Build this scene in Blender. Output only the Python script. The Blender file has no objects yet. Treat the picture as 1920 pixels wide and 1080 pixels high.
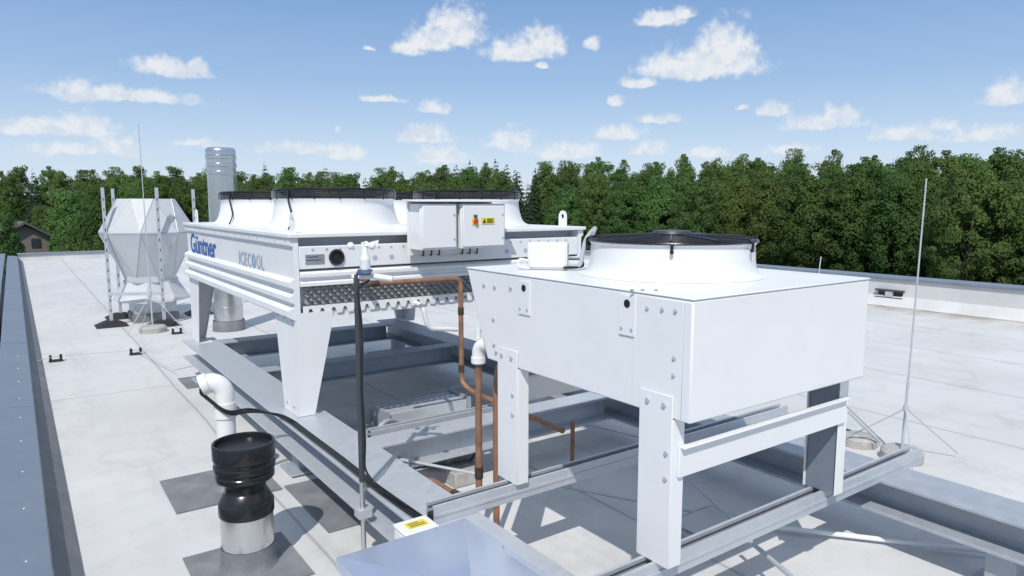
import bpy, bmesh, math, random
import numpy as np
from mathutils import Vector, Matrix
R = math.radians
S = bpy.context.scene
COL = S.collection
random.seed(7)

# ------------------------------------------------------------------ camera
H = 1.7
PITCH, YAW, F = R(6.9), R(35.5), 1306.0
cam = bpy.data.objects.new('camera', bpy.data.cameras.new('camera'))
COL.objects.link(cam)
cam.location = (0, 0, H)
cam.rotation_euler = (R(90) - PITCH, 0, -YAW)
cam.data.sensor_width = 36
cam.data.lens = F / 1920 * 36
cam.data.clip_start = .05
cam.data.clip_end = 8000
S.camera = cam
FW = Vector((math.sin(YAW), math.cos(YAW), 0))
RT = Vector((math.cos(YAW), -math.sin(YAW), 0))

def ray(px, py):
    u, v = (px - 960) / F, (py - 540) / F
    c = math.cos(PITCH) - v * math.sin(PITCH)
    s = math.sin(PITCH) + v * math.cos(PITCH)
    return FW * c + RT * u + Vector((0, 0, -s))
def onz(px, py, z=0.0):
    d = ray(px, py); t = (z - H) / d.z
    return Vector((d.x * t, d.y * t, z))
def onx(px, py, X):
    d = ray(px, py); t = X / d.x
    return Vector((X, d.y * t, H + d.z * t))
def ony(px, py, Y):
    d = ray(px, py); t = Y / d.y
    return Vector((d.x * t, Y, H + d.z * t))

# ------------------------------------------------------------------ materials
def new_mat(name):
    m = bpy.data.materials.new(name); m.use_nodes = True
    nt = m.node_tree
    b = nt.nodes['Principled BSDF']
    return m, nt, b
def mat(name, col, rough=.5, metal=0.0, var=.12, scale=6.0, bump=0.0, bscale=60.0, spec=.5, dirt=None, dirt_amt=.3, dscale=3.0):
    m, nt, b = new_mat(name)
    N, L = nt.nodes, nt.links
    tc = N.new('ShaderNodeTexCoord')
    no = N.new('ShaderNodeTexNoise'); no.inputs['Scale'].default_value = scale; no.inputs['Detail'].default_value = 4
    L.new(tc.outputs['Object'], no.inputs['Vector'])
    mr = N.new('ShaderNodeMapRange'); mr.inputs[1].default_value = .3; mr.inputs[2].default_value = .7
    mr.inputs[3].default_value = 1 - var; mr.inputs[4].default_value = 1 + var * .6
    L.new(no.outputs['Fac'], mr.inputs[0])
    mx = N.new('ShaderNodeMix'); mx.data_type = 'RGBA'; mx.blend_type = 'MULTIPLY'; mx.inputs[0].default_value = 1
    mx.inputs[6].default_value = (*col, 1)
    L.new(mr.outputs[0], mx.inputs[7])
    out = mx.outputs[2]
    if dirt:
        n2 = N.new('ShaderNodeTexNoise'); n2.inputs['Scale'].default_value = dscale; n2.inputs['Detail'].default_value = 7; n2.inputs['Roughness'].default_value = .7
        L.new(tc.outputs['Object'], n2.inputs['Vector'])
        m2 = N.new('ShaderNodeMapRange'); m2.inputs[1].default_value = .5; m2.inputs[2].default_value = .75; m2.inputs[4].default_value = dirt_amt
        L.new(n2.outputs['Fac'], m2.inputs[0])
        x2 = N.new('ShaderNodeMix'); x2.data_type = 'RGBA'
        L.new(m2.outputs[0], x2.inputs[0]); L.new(out, x2.inputs[6]); x2.inputs[7].default_value = (*dirt, 1)
        out = x2.outputs[2]
    L.new(out, b.inputs['Base Color'])
    b.inputs['Metallic'].default_value = metal
    b.inputs['Specular IOR Level'].default_value = spec
    r2 = N.new('ShaderNodeMapRange'); r2.inputs[1].default_value = .3; r2.inputs[2].default_value = .7
    r2.inputs[3].default_value = max(.03, rough - .08); r2.inputs[4].default_value = min(1, rough + .08)
    L.new(no.outputs['Fac'], r2.inputs[0]); L.new(r2.outputs[0], b.inputs['Roughness'])
    if bump > 0:
        n3 = N.new('ShaderNodeTexNoise'); n3.inputs['Scale'].default_value = bscale; n3.inputs['Detail'].default_value = 3
        L.new(tc.outputs['Object'], n3.inputs['Vector'])
        bp = N.new('ShaderNodeBump'); bp.inputs['Strength'].default_value = bump; bp.inputs['Distance'].default_value = .01
        L.new(n3.outputs['Fac'], bp.inputs['Height']); L.new(bp.outputs[0], b.inputs['Normal'])
    return m

M = {}
M['white'] = mat('white_paint', (.785, .79, .795), .38, var=.02, scale=2.5, dirt=(.62, .62, .6), dirt_amt=.18, dscale=4)
M['white2'] = mat('white_plastic', (.77, .775, .775), .4, var=.03)
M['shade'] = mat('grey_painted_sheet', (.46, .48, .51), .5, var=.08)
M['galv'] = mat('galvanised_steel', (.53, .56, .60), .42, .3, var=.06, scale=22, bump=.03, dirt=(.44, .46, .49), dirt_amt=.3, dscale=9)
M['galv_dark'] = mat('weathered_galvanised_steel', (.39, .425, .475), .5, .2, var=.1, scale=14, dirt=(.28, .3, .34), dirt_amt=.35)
M['galv_blue'] = mat('smooth_galvanised_sheet', (.60, .66, .80), .2, .72, var=.02, scale=3, dirt=(.66, .7, .8), dirt_amt=.2, dscale=1.2, bump=.04, bscale=5)  # bluish base colour carries the sky's reflection on the lid
M['coping'] = mat('slate_blue_sheet', (.20, .235, .29), .48, .2, var=.06, scale=3, dirt=(.26, .28, .31), dirt_amt=.3)
M['black'] = mat('black_plastic', (.014, .015, .017), .24, var=.2)
M['rubber'] = mat('black_rubber', (.02, .021, .023), .7, var=.2)
M['pole'] = mat('dark_grey_tube', (.06, .067, .075), .45, .2, var=.15)
M['copper'] = mat('weathered_copper', (.34, .18, .11), .6, .25, var=.25, scale=18, dirt=(.16, .095, .065), dirt_amt=.75, dscale=12)
M['copper_dark'] = mat('dark_copper_bend', (.10, .07, .055), .45, .4, var=.4, scale=30)
M['coil'] = mat('silvery_coil_bend', (.46, .44, .41), .36, .45, var=.45, scale=40)
M['stainless'] = mat('stainless_steel', (.62, .63, .64), .25, .92, var=.05, scale=5)
M['concrete'] = mat('cast_concrete', (.42, .41, .39), .9, var=.2, scale=20, bump=.4)
M['patch'] = mat('grey_bitumen_membrane', (.20, .21, .225), .75, var=.2, scale=7, bump=.3, bscale=120, dirt=(.34, .34, .34), dirt_amt=.35, dscale=6)
M['upstand'] = mat('white_membrane_upstand', (.60, .60, .60), .7, var=.1, scale=2, dirt=(.44, .43, .41), dirt_amt=.4, dscale=1.5)
M['blue'] = mat('blue_vinyl', (.02, .12, .42), .4, var=.03)
M['greytxt'] = mat('grey_vinyl', (.43, .47, .52), .4, var=.03)
M['lightblue'] = mat('light_blue_vinyl', (.30, .42, .60), .4, var=.03)
M['yellow'] = mat('yellow_sticker', (.75, .62, .03), .45, var=.03)
M['red'] = mat('red_plastic', (.55, .04, .03), .4, var=.05)
M['solar'] = mat('solar_cell', (.03, .06, .15), .2, var=.1)
M['brick'] = mat('tan_render', (.2, .175, .15), .9, var=.12)
M['tile'] = mat('grey_brown_roof_tile', (.105, .095, .09), .8, var=.25, scale=3)
M['glass'] = mat('window_glass', (.04, .05, .06), .1, var=.1)
M['bark'] = mat('tree_bark', (.085, .07, .055), .9, var=.3, scale=4)
M['grass'] = mat('meadow_grass', (.055, .09, .025), .95, var=.35, scale=.05)
M['facade'] = mat('grey_cladding', (.16, .18, .21), .6, var=.1)

def poly_material():
    m = mat('frosted_pale_panel', (.74, .755, .77), .36, .0, var=.05, scale=5)
    nt = m.node_tree; N, L = nt.nodes, nt.links
    b = N['Principled BSDF']
    tl = N.new('ShaderNodeBsdfTranslucent'); tl.inputs[0].default_value = (.75, .77, .79, 1)
    tp = N.new('ShaderNodeBsdfTransparent'); tp.inputs[0].default_value = (.9, .92, .94, 1)
    a = N.new('ShaderNodeMixShader'); a.inputs[0].default_value = .3
    c = N.new('ShaderNodeMixShader'); c.inputs[0].default_value = .1
    L.new(b.outputs[0], a.inputs[1]); L.new(tl.outputs[0], a.inputs[2])
    L.new(a.outputs[0], c.inputs[1]); L.new(tp.outputs[0], c.inputs[2])
    L.new(c.outputs[0], N['Material Output'].inputs[0])
    return m
M['poly'] = poly_material()

def roof_material():
    m, nt, b = new_mat('white_roof_membrane')
    N, L = nt.nodes, nt.links
    def math_(op, a, c=None, d=None):
        n = N.new('ShaderNodeMath'); n.operation = op
        for i, v in enumerate((a, c, d)):
            if v is None: continue
            if isinstance(v, (int, float)): n.inputs[i].default_value = v
            else: L.new(v, n.inputs[i])
        return n.outputs[0]
    def noise(scale, detail=6, rough=.55, vec=None):
        n = N.new('ShaderNodeTexNoise'); n.inputs['Scale'].default_value = scale; n.inputs['Detail'].default_value = detail; n.inputs['Roughness'].default_value = rough
        L.new(vec if vec else tc.outputs['Object'], n.inputs['Vector']); return n.outputs['Fac']
    def rng(v, a, c, lo=0., hi=1.):
        n = N.new('ShaderNodeMapRange'); n.inputs[1].default_value = a; n.inputs[2].default_value = c; n.inputs[3].default_value = lo; n.inputs[4].default_value = hi
        L.new(v, n.inputs[0]); return n.outputs[0]
    def mix(f, a, c):
        n = N.new('ShaderNodeMix'); n.data_type = 'RGBA'
        if isinstance(f, (int, float)): n.inputs[0].default_value = f
        else: L.new(f, n.inputs[0])
        for i, v in ((6, a), (7, c)):
            if isinstance(v, tuple): n.inputs[i].default_value = (*v, 1)
            else: L.new(v, n.inputs[i])
        return n.outputs[2]
    tc = N.new('ShaderNodeTexCoord')
    sp = N.new('ShaderNodeSeparateXYZ'); L.new(tc.outputs['Object'], sp.inputs[0])
    X, Y = sp.outputs[0], sp.outputs[1]
    wob = math_('MULTIPLY', math_('SUBTRACT', noise(.8, 2), .5), .05)
    sx = math_('PINGPONG', math_('ADD', math_('ADD', X, .37), wob), .75)
    sy = math_('PINGPONG', math_('ADD', math_('ADD', Y, 1.3), wob), 4.2)
    lx = rng(sx, .006, .012, 1, 0); ly = rng(sy, .006, .012, 1, 0)
    lap = rng(sx, .03, .06, 1, 0)
    strip = math_('FLOOR', math_('DIVIDE', math_('ADD', X, 1.12), 1.5))
    wn = N.new('ShaderNodeTexWhiteNoise'); wn.noise_dimensions = '1D'; L.new(strip, wn.inputs['W'])
    base = mix(wn.outputs['Value'], (.605, .605, .60), (.645, .64, .635))
    base = mix(rng(noise(.45, 6, .65), .42, .68), base, (.54, .54, .53))
    base = mix(math_('MULTIPLY', rng(noise(2.3, 8, .75), .5, .7), .55), base, (.44, .435, .42))
    mp = N.new('ShaderNodeMapping'); mp.inputs['Scale'].default_value = (3, .35, 1); L.new(tc.outputs['Object'], mp.inputs[0])
    base = mix(math_('MULTIPLY', rng(noise(1.0, 6, .7, mp.outputs[0]), .52, .7), .45), base, (.45, .445, .435))
    base = mix(math_('MULTIPLY', rng(noise(38, 3, .7), .6, .75), .24), base, (.34, .33, .32))
    pn = noise(.55, 3, .5)
    pr_ = math_('SUBTRACT', 1.0, rng(math_('ABSOLUTE', math_('SUBTRACT', pn, .6)), .0, .012))
    base = mix(math_('MULTIPLY', pr_, .22), base, (.38, .36, .33))
    base = mix(math_('MULTIPLY', lap, .12), base, (.44, .44, .43))
    base = mix(math_('MULTIPLY', math_('MAXIMUM', lx, ly), .6), base, (.27, .27, .27))
    st = math_('MULTIPLY', rng(X, 10.9, 11.55), rng(noise(1.4, 6, .6), .38, .6))
    base = mix(math_('MULTIPLY', st, .75), base, (.33, .26, .2))
    L.new(base, b.inputs['Base Color'])
    b.inputs['Roughness'].default_value = .62; b.inputs['Specular IOR Level'].default_value = .3
    bp = N.new('ShaderNodeBump'); bp.inputs['Strength'].default_value = .35; bp.inputs['Distance'].default_value = .02
    hgt = math_('ADD', math_('MULTIPLY', noise(1.7, 4), .8), math_('ADD', math_('MULTIPLY', noise(60, 2), .05), math_('MULTIPLY', lap, .1)))
    L.new(hgt, bp.inputs['Height']); L.new(bp.outputs[0], b.inputs['Normal'])
    return m
M['roof'] = roof_material()

def leaf_material(name, a, c, tl=.35):
    m, nt, b = new_mat(name)
    N, L = nt.nodes, nt.links
    N.remove(b)
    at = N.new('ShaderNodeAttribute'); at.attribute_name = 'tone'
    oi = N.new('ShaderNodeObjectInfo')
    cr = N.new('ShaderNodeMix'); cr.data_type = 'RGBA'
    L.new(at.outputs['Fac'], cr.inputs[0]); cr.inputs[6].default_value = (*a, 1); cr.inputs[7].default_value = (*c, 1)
    hs = N.new('ShaderNodeHueSaturation')
    mr = N.new('ShaderNodeMapRange'); mr.inputs[3].default_value = .485; mr.inputs[4].default_value = .53
    mv = N.new('ShaderNodeMapRange'); mv.inputs[3].default_value = .74; mv.inputs[4].default_value = 1.18
    L.new(oi.outputs['Random'], mr.inputs[0]); L.new(mr.outputs[0], hs.inputs['Hue'])
    wn = N.new('ShaderNodeTexWhiteNoise'); wn.noise_dimensions = '1D'; L.new(oi.outputs['Random'], wn.inputs['W'])
    L.new(wn.outputs['Value'], mv.inputs[0]); L.new(mv.outputs[0], hs.inputs['Value'])
    L.new(cr.outputs[2], hs.inputs['Color'])
    df = N.new('ShaderNodeBsdfDiffuse'); L.new(hs.outputs[0], df.inputs[0])
    tr = N.new('ShaderNodeBsdfTranslucent'); L.new(hs.outputs[0], tr.inputs[0])
    ms = N.new('ShaderNodeMixShader'); ms.inputs[0].default_value = tl
    L.new(df.outputs[0], ms.inputs[1]); L.new(tr.outputs[0], ms.inputs[2])
    L.new(ms.outputs[0], N['Material Output'].inputs[0])
    return m
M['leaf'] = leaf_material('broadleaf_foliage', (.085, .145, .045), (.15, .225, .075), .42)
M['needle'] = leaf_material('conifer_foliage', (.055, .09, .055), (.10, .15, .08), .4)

# ------------------------------------------------------------------ mesh builder
ORG = {}
def fillet(pts, rad, n=6):
    pts = [Vector(p) for p in pts]
    out = [pts[0]]
    for i in range(1, len(pts) - 1):
        a, b, c = pts[i - 1], pts[i], pts[i + 1]
        d1, d2 = (a - b), (c - b)
        r = min(rad, d1.length * .49, d2.length * .49)
        p1, p2 = b + d1.normalized() * r, b + d2.normalized() * r
        for k in range(n + 1):
            t = k / n
            out.append(p1 * (1 - t) ** 2 + b * 2 * t * (1 - t) + p2 * t * t)
    out.append(pts[-1])
    return out

class MB:
    def __init__(s): s.bm = bmesh.new()
    def hexa(s, v):
        v = [s.bm.verts.new(p) for p in v]
        for f in ((0, 2, 3, 1), (4, 5, 7, 6), (0, 1, 5, 4), (2, 6, 7, 3), (0, 4, 6, 2), (1, 3, 7, 5)):
            s.bm.faces.new([v[i] for i in f])
        return s
    def box(s, x0, x1, y0, y1, z0, z1):
        return s.hexa([(x, y, z) for z in (z0, z1) for y in (y0, y1) for x in (x0, x1)])
    def bar(s, p0, p1, w, h, up=(0, 0, 1)):
        p0, p1 = Vector(p0), Vector(p1); d = (p1 - p0).normalized()
        u = Vector(up); sx = d.cross(u)
        if sx.length < 1e-4: sx = d.cross(Vector((1, 0, 0)))
        sx.normalize(); uy = sx.cross(d).normalized()
        v = []
        for p in (p0, p1):
            for j in (-1, 1):
                for i in (-1, 1): v.append(p + sx * i * w / 2 + uy * j * h / 2)
        return s.hexa(v)
    def prism(s, poly, vec):
        vec = Vector(vec); a = [s.bm.verts.new(p) for p in poly]; b = [s.bm.verts.new(Vector(p) + vec) for p in poly]
        n = len(poly)
        s.bm.faces.new(a); s.bm.faces.new(list(reversed(b)))
        for i in range(n): s.bm.faces.new((a[i], b[i], b[(i + 1) % n], a[(i + 1) % n]))
        return s
    def tube(s, pts, r, n=8, caps=True):
        pts = [Vector(p) for p in pts]
        rs = r if isinstance(r, (list, tuple)) else [r] * len(pts)
        t0 = (pts[1] - pts[0]).normalized()
        ref = Vector((0, 0, 1)) if abs(t0.z) < .9 else Vector((1, 0, 0))
        u = t0.cross(ref).normalized()
        rings = []
        for i, p in enumerate(pts):
            if i == 0: t = t0
            elif i == len(pts) - 1: t = (pts[i] - pts[i - 1]).normalized()
            else: t = (pts[i + 1] - pts[i - 1]).normalized()
            u = (u - t * u.dot(t)).normalized(); w = t.cross(u)
            rings.append([s.bm.verts.new(p + (u * math.cos(2 * math.pi * k / n) + w * math.sin(2 * math.pi * k / n)) * rs[i]) for k in range(n)])
        for a, b in zip(rings, rings[1:]):
            for k in range(n): s.bm.faces.new((a[k], a[(k + 1) % n], b[(k + 1) % n], b[k]))
        if caps:
            s.bm.faces.new(list(reversed(rings[0]))); s.bm.faces.new(rings[-1])
        return s
    def cyl(s, p0, p1, r0, r1=None, n=16): return s.tube([p0, p1], [r0, r0 if r1 is None else r1], n)
    def lathe(s, prof, cx, cy, n=48, twist=None, cap_top=False, cap_bot=False, ph=0):
        rings = []
        for i, (r, z) in enumerate(prof):
            o = ph + (twist[i] if twist else 0)
            rings.append([s.bm.verts.new((cx + r * math.cos(o + 2 * math.pi * k / n), cy + r * math.sin(o + 2 * math.pi * k / n), z)) for k in range(n)])
        for i, (a, b) in enumerate(zip(rings, rings[1:])):
            tw = twist and abs(twist[i] - twist[i + 1]) > 1e-4
            for k in range(n):
                k2 = (k + 1) % n
                if not tw: s.bm.faces.new((a[k], a[k2], b[k2], b[k]))
                elif twist[i + 1] > twist[i]:
                    s.bm.faces.new((a[k], a[k2], b[k])); s.bm.faces.new((a[k2], b[k2], b[k]))
                else:
                    s.bm.faces.new((a[k], a[k2], b[k2])); s.bm.faces.new((a[k], b[k2], b[k]))
        if cap_top: s.bm.faces.new(rings[-1])
        if cap_bot: s.bm.faces.new(list(reversed(rings[0])))
        return s
    def ring(s, c, Rr, r, n=48, m=5):
        c = Vector(c); g = []
        for i in range(n):
            a = 2 * math.pi * i / n; d = Vector((math.cos(a), math.sin(a), 0))
            g.append([s.bm.verts.new(c + d * (Rr + r * math.cos(2 * math.pi * j / m)) + Vector((0, 0, r * math.sin(2 * math.pi * j / m)))) for j in range(m)])
        for i in range(n):
            for j in range(m):
                s.bm.faces.new((g[i][j], g[(i + 1) % n][j], g[(i + 1) % n][(j + 1) % m], g[i][(j + 1) % m]))
        return s
    def ball(s, c, r, n=10, sz=(1, 1, 1)):
        bmesh.ops.create_uvsphere(s.bm, u_segments=n, v_segments=max(4, n // 2), radius=r,
                                  matrix=Matrix.Translation(Vector(c)) @ Matrix.Diagonal((*sz, 1)))
        return s
    def build(s, name, m, parent=None, org=None, bevel=0, flat=False, ang=35):
        bmesh.ops.recalc_face_normals(s.bm, faces=s.bm.faces[:])
        o0 = ORG[parent.name] if parent else Vector(org if org is not None else (0, 0, 0))
        for v in s.bm.verts: v.co -= o0
        me = bpy.data.meshes.new(name); s.bm.to_mesh(me); s.bm.free()
        me.materials.append(m if not isinstance(m, str) else M[m])
        if not flat:
            me.polygons.foreach_set('use_smooth', [True] * len(me.polygons))
            me.set_sharp_from_angle(angle=R(ang))
        o = bpy.data.objects.new(name, me); COL.objects.link(o)
        ORG[o.name] = o0.copy()
        if parent: o.parent = parent
        else: o.location = o0
        if bevel > 0:
            b = o.modifiers.new('bevel', 'BEVEL'); b.width = bevel; b.segments = 2; b.limit_method = 'ANGLE'; b.angle_limit = R(40)
        return o

def tag(o, label, cat, group=None, kind=None):
    o['label'] = label; o['category'] = cat
    if group: o['group'] = group
    if kind: o['kind'] = kind
    return o
def thing(name, label, cat, loc=(0, 0, 0), group=None):
    o = bpy.data.objects.new(name, None); COL.objects.link(o); o.location = loc
    o.empty_display_size = .1
    ORG[o.name] = Vector(loc)
    return tag(o, label, cat, group)
def structure(o): o['kind'] = 'structure'; return o

def text_mesh(body, size, bold=0.0):
    cu = bpy.data.curves.new('t', 'FONT'); cu.body = body; cu.size = size; cu.offset = bold; cu.align_x = 'LEFT'
    ob = bpy.data.objects.new('t', cu); COL.objects.link(ob)
    dg = bpy.context.evaluated_depsgraph_get(); dg.update()
    me = bpy.data.meshes.new_from_object(ob.evaluated_get(dg))
    bpy.data.objects.remove(ob)
    xs = [v.co.x for v in me.vertices]
    return me, min(xs), max(xs)
def text_part(name, body, size, m, parent, pos, xd, up, width=None, bold=0.0, out=.003):
    me, x0, x1 = text_mesh(body, size, bold)
    xd, up = Vector(xd), Vector(up); nrm = xd.cross(up)
    k = width / (x1 - x0) if width else 1
    o0 = ORG[parent.name]
    for v in me.vertices:
        v.co = Vector(pos) + xd * ((v.co.x - x0) * k) + up * v.co.y + nrm * out - o0
    me.name = name; me.materials.clear(); me.materials.append(M[m])
    o = bpy.data.objects.new(name, me); COL.objects.link(o); o.parent = parent; ORG[o.name] = o0.copy()
    return o

# ------------------------------------------------------------------ setting
structure(tag(MB().box(.0, 12.3, -6, 25.3, -9, 0).build('roof', 'roof'), 'flat roof covered with welded white membrane sheets', 'roof'))
g = MB()
vs = [g.bm.verts.new((3000 * math.cos(2 * math.pi * k / 64), 3000 * math.sin(2 * math.pi * k / 64), -9.004)) for k in range(64)]
g.bm.faces.new(vs)
structure(tag(g.build('ground', 'grass'), 'green meadow ground below the building', 'ground'))

# left parapet
PH = .17
p = thing('parapet_wall', 'low parapet with slate blue metal coping along the left roof edge', 'parapet', (-.06, 8, 0))
MB().box(-.18, .02, -5.9, 25.1, -9, PH - .03).build('wall', 'upstand', p)
cp = MB().prism([(-.205, -5.9, PH - .06), (-.205, -5.9, PH + .012), (-.195, -5.9, PH + .022), (.03, -5.9, PH), (.036, -5.9, PH - .007), (.036, -5.9, PH - .05), (.03, -5.9, PH - .05), (.03, -5.9, PH - .015), (-.195, -5.9, PH - .01), (-.195, -5.9, PH - .06)], (0, 31.0, 0)).build('coping', 'coping', p)
MB().prism([(.0205, -5.9, .004), (.0205, -5.9, PH - .055), (.026, -5.9, PH - .055), (.15, -5.9, .012), (.15, -5.9, .004)], (0, 30.9, 0)).build('base_flashing', 'patch', p)
for k in range(10):
    y = 2.9 + k * .62 + random.uniform(-.02, .02)
    MB().ball((-.055, y, PH + .0085), .0065, 8, (1, 1, .6)).build('bolt', 'galv', cp)
for k in range(6):
    y = 3.3 + k * 3.0
    MB().prism([(-.207, y, PH - .07), (-.207, y, PH + .014), (-.195, y, PH + .0245), (.031, y, PH + .0025), (.038, y, PH - .005), (.038, y, PH - .055)], (0, .08, 0)).build('joint_cover', 'coping', cp)
# far parapet
p = thing('parapet_wall', 'low white parapet across the far left end of the roof', 'parapet', (6, 25.2, 0))
MB().box(.05, 12.3, 25.1, 25.35, -9, .19).build('wall', 'upstand', p)
MB().box(.03, 12.3, 25.06, 25.4, .192, .24).build('coping', 'coping', p, bevel=.006)
# right parapet
p = thing('parapet_wall', 'white parapet with slate blue coping along the right roof edge', 'parapet', (12.1, 9, 0))
MB().box(12.0, 12.3, -6, 25.05, -9, .43).build('wall', 'upstand', p)
MB().box(11.96, 12.36, -6, 25.05, .432, .475).build('coping', 'coping', p, bevel=.006)
MB().prism([(11.999, -6, .004), (11.999, -6, .16), (11.98, -6, .16), (11.75, -6, .01), (11.75, -6, .004)], (0, 31, 0)).build('base_flashing', 'upstand', p)
# overflow outlet in right parapet
c = onx(1670, 551, 12.0)
t = thing('overflow_outlet', 'dark rectangular overflow outlet set into the right parapet', 'outlet', c)
f = MB()
f.prism([(11.92, c.y - .23, c.z - .075), (11.92, c.y + .23, c.z - .075), (11.92, c.y + .23, c.z - .05), (11.92, c.y - .23, c.z - .05)], (.079, 0, 0))
f.prism([(11.92, c.y - .23, c.z + .05), (11.92, c.y + .23, c.z + .05), (11.92, c.y + .23, c.z + .075), (11.92, c.y - .23, c.z + .075)], (.079, 0, 0))
f.build('frame', 'pole', t)
MB().box(11.985, 11.998, c.y - .2, c.y + .2, c.z - .05, c.z + .05).build('opening', 'black', t)
MB().box(11.93, 11.985, c.y - .06, c.y + .06, c.z - .05, c.z + .05).build('baffle', 'galv', t)

# annex beyond left edge
an = thing('annex_building', 'grey clad lower annex beyond the left parapet', 'building', (-6, 20, -9))
MB().box(-14, -.5, -4, 40, -9, -.75).build('wall', 'facade', an)
MB().box(-14.1, -.4, -4.1, 40.1, -.749, -.6).build('roof', 'coping', an)
MB().box(-1.1, -.75, 14, 15.2, -.599, .12).build('roof_vent', 'facade', an, bevel=.01)

# membrane patches
def patch(x0, x1, y0, y1, label):
    o = MB().box(x0, x1, y0, y1, .004, .009).build('membrane_patch', 'patch', org=((x0 + x1) / 2, (y0 + y1) / 2, 0))
    tag(o, label, 'roof patch')
patch(.55, 1.02, 3.0, 3.5, 'grey square membrane patch under the black capped flue pipe')
patch(.62, 1.2, 4.05, 4.6, 'grey membrane patch under the white gooseneck vent pipe')
patch(1.22, 1.75, 3.35, 4.08, 'grey membrane patch beside the left steel beam, behind the sensor pole')
patch(1.2, 1.62, 6.85, 7.3, 'grey membrane patch under the far left beam post')
patch(3.2, 3.75, 6.85, 7.35, 'grey membrane patch under the far right beam post')

# ------------------------------------------------------------------ steel frame
ZB = .37
fr = thing('support_frame', 'galvanised steel beam frame on short posts carrying the cooling units', 'steel frame', (2.4, 4, 0))
def ibeam_y(x0, x1, y0, y1, z0=.2, z1=ZB):
    xm = (x0 + x1) / 2; t = .014
    pr = [(x0, z0), (x1, z0), (x1, z0 + t), (xm + .006, z0 + t), (xm + .006, z1 - t), (x1, z1 - t), (x1, z1), (x0, z1), (x0, z1 - t), (xm - .006, z1 - t), (xm - .006, z0 + t), (x0, z0 + t)]
    return MB().prism([(a, y0, b) for a, b in pr], (0, y1 - y0, 0))
def ibeam_x(y0, y1, x0, x1, z0=.2, z1=ZB - .003):
    ym = (y0 + y1) / 2; t = .014
    pr = [(y0, z0), (y1, z0), (y1, z0 + t), (ym + .006, z0 + t), (ym + .006, z1 - t), (y1, z1 - t), (y1, z1), (y0, z1), (y0, z1 - t), (ym - .006, z1 - t), (ym - .006, z0 + t), (y0, z0 + t)]
    return MB().prism([(x0, a, b) for a, b in pr], (x1 - x0, 0, 0))
ibeam_y(1.27, 1.56, .3, 7.35).build('beam', 'galv', fr, bevel=.0015)
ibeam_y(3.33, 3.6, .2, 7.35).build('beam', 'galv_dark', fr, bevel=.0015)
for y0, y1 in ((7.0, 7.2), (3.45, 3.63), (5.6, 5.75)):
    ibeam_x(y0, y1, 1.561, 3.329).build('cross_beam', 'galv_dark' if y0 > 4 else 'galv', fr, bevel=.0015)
for x in (1.42, 3.46):
    for y in (7.08, 4.3, 1.1):
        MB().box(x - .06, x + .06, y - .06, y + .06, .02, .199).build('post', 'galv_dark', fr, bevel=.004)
        MB().box(x - .12, x + .12, y - .12, y + .12, .0095, .021).build('base_plate', 'galv_dark', fr, bevel=.003)
def rail(x0, x1, y, z, label, mt='galv', w=.066, h=.078):
    t = .005; a = w / 2; o1, o2 = .019, .024
    pr = [(-a, 0), (a, 0), (a, h), (o1, h), (o1, h - .014), (o2, h - .014), (o2, h - t), (a - t, h - t), (a - t, t), (-a + t, t), (-a + t, h - t), (-o2, h - t), (-o2, h - .014), (-o1, h - .014), (-o1, h), (-a, h)]
    r_ = thing('mounting_rail', label, 'rail', ((x0 + x1) / 2, y, z))
    MB().prism([(x0, y + u, z + v) for u, v in pr], (x1 - x0, 0, 0)).build('channel', mt, r_)
    MB().box(x0 + .002, x1 - .002, y - a + t + .001, y + a - t - .001, z + t + .001, z + t + .03).build('slot_shade_strip', 'rubber', r_)  # black strip darkens the slot, standing in for shade inside the channel
    for sy in (-1, 1):
        MB().box(x0 + .001, x1 - .001, min(y + sy * a, y + sy * (a + .004)), max(y + sy * a, y + sy * (a + .004)), z + .03, z + .044).build('side_rib', mt, r_, bevel=.001)
rail(1.34, 3.85, 2.47, ZB + .001, 'slotted steel rail under the back legs of the small condenser')
rail(1.3, 3.72, 1.62, ZB + .001, 'slotted steel rail in the foreground under the front legs of the small condenser')
rail(1.62, 2.55, 3.72, .30, 'loose slotted rail lying behind the copper risers near the cross beam')
for x, lab in ((1.6, 'left'), (2.45, 'right')):
    tag(MB().box(x, x + .06, 3.631, 3.78, .2, .299).build('rail_bracket', 'galv', org=(x, 3.7, .2)), 'small steel bracket under the %s end of the loose slotted rail' % lab, 'bracket')

# ------------------------------------------------------------------ fans
def fan(parent, cx, cy, z0, pr, Rt, zt, seg=64):
    pr = pr + [(Rt, zt - .02), (Rt + .010, zt - .004), (Rt + .012, zt), (Rt - .004, zt), (Rt - .02, zt - .05), (Rt - .022, z0 + .03)]
    cw = MB().lathe(pr, cx, cy, seg).build('fan_cowl', 'white', parent, ang=50)
    b = MB(); zf = z0 + .06
    b.lathe([(.02, zf + .075), (.11, zf + .07), (.122, zf + .05), (.122, zf - .05)], cx, cy, 24, cap_bot=True)
    for k in range(6):
        a0 = 2 * math.pi * k / 6
        top = []; bot = []
        for rr, half, pit in ((.115, .2, .045), (Rt * .6, .3, .04), (Rt - .035, .36, .03)):
            for sgn, lst in ((-1, top), (1, bot)):
                a = a0 + sgn * half
                lst.append(b.bm.verts.new((cx + rr * math.cos(a), cy + rr * math.sin(a), zf + sgn * pit)))
        for i in range(2): b.bm.faces.new((top[i], top[i + 1], bot[i + 1], bot[i]))
    b.build('fan_blades', 'black', parent)
    return cw

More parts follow.
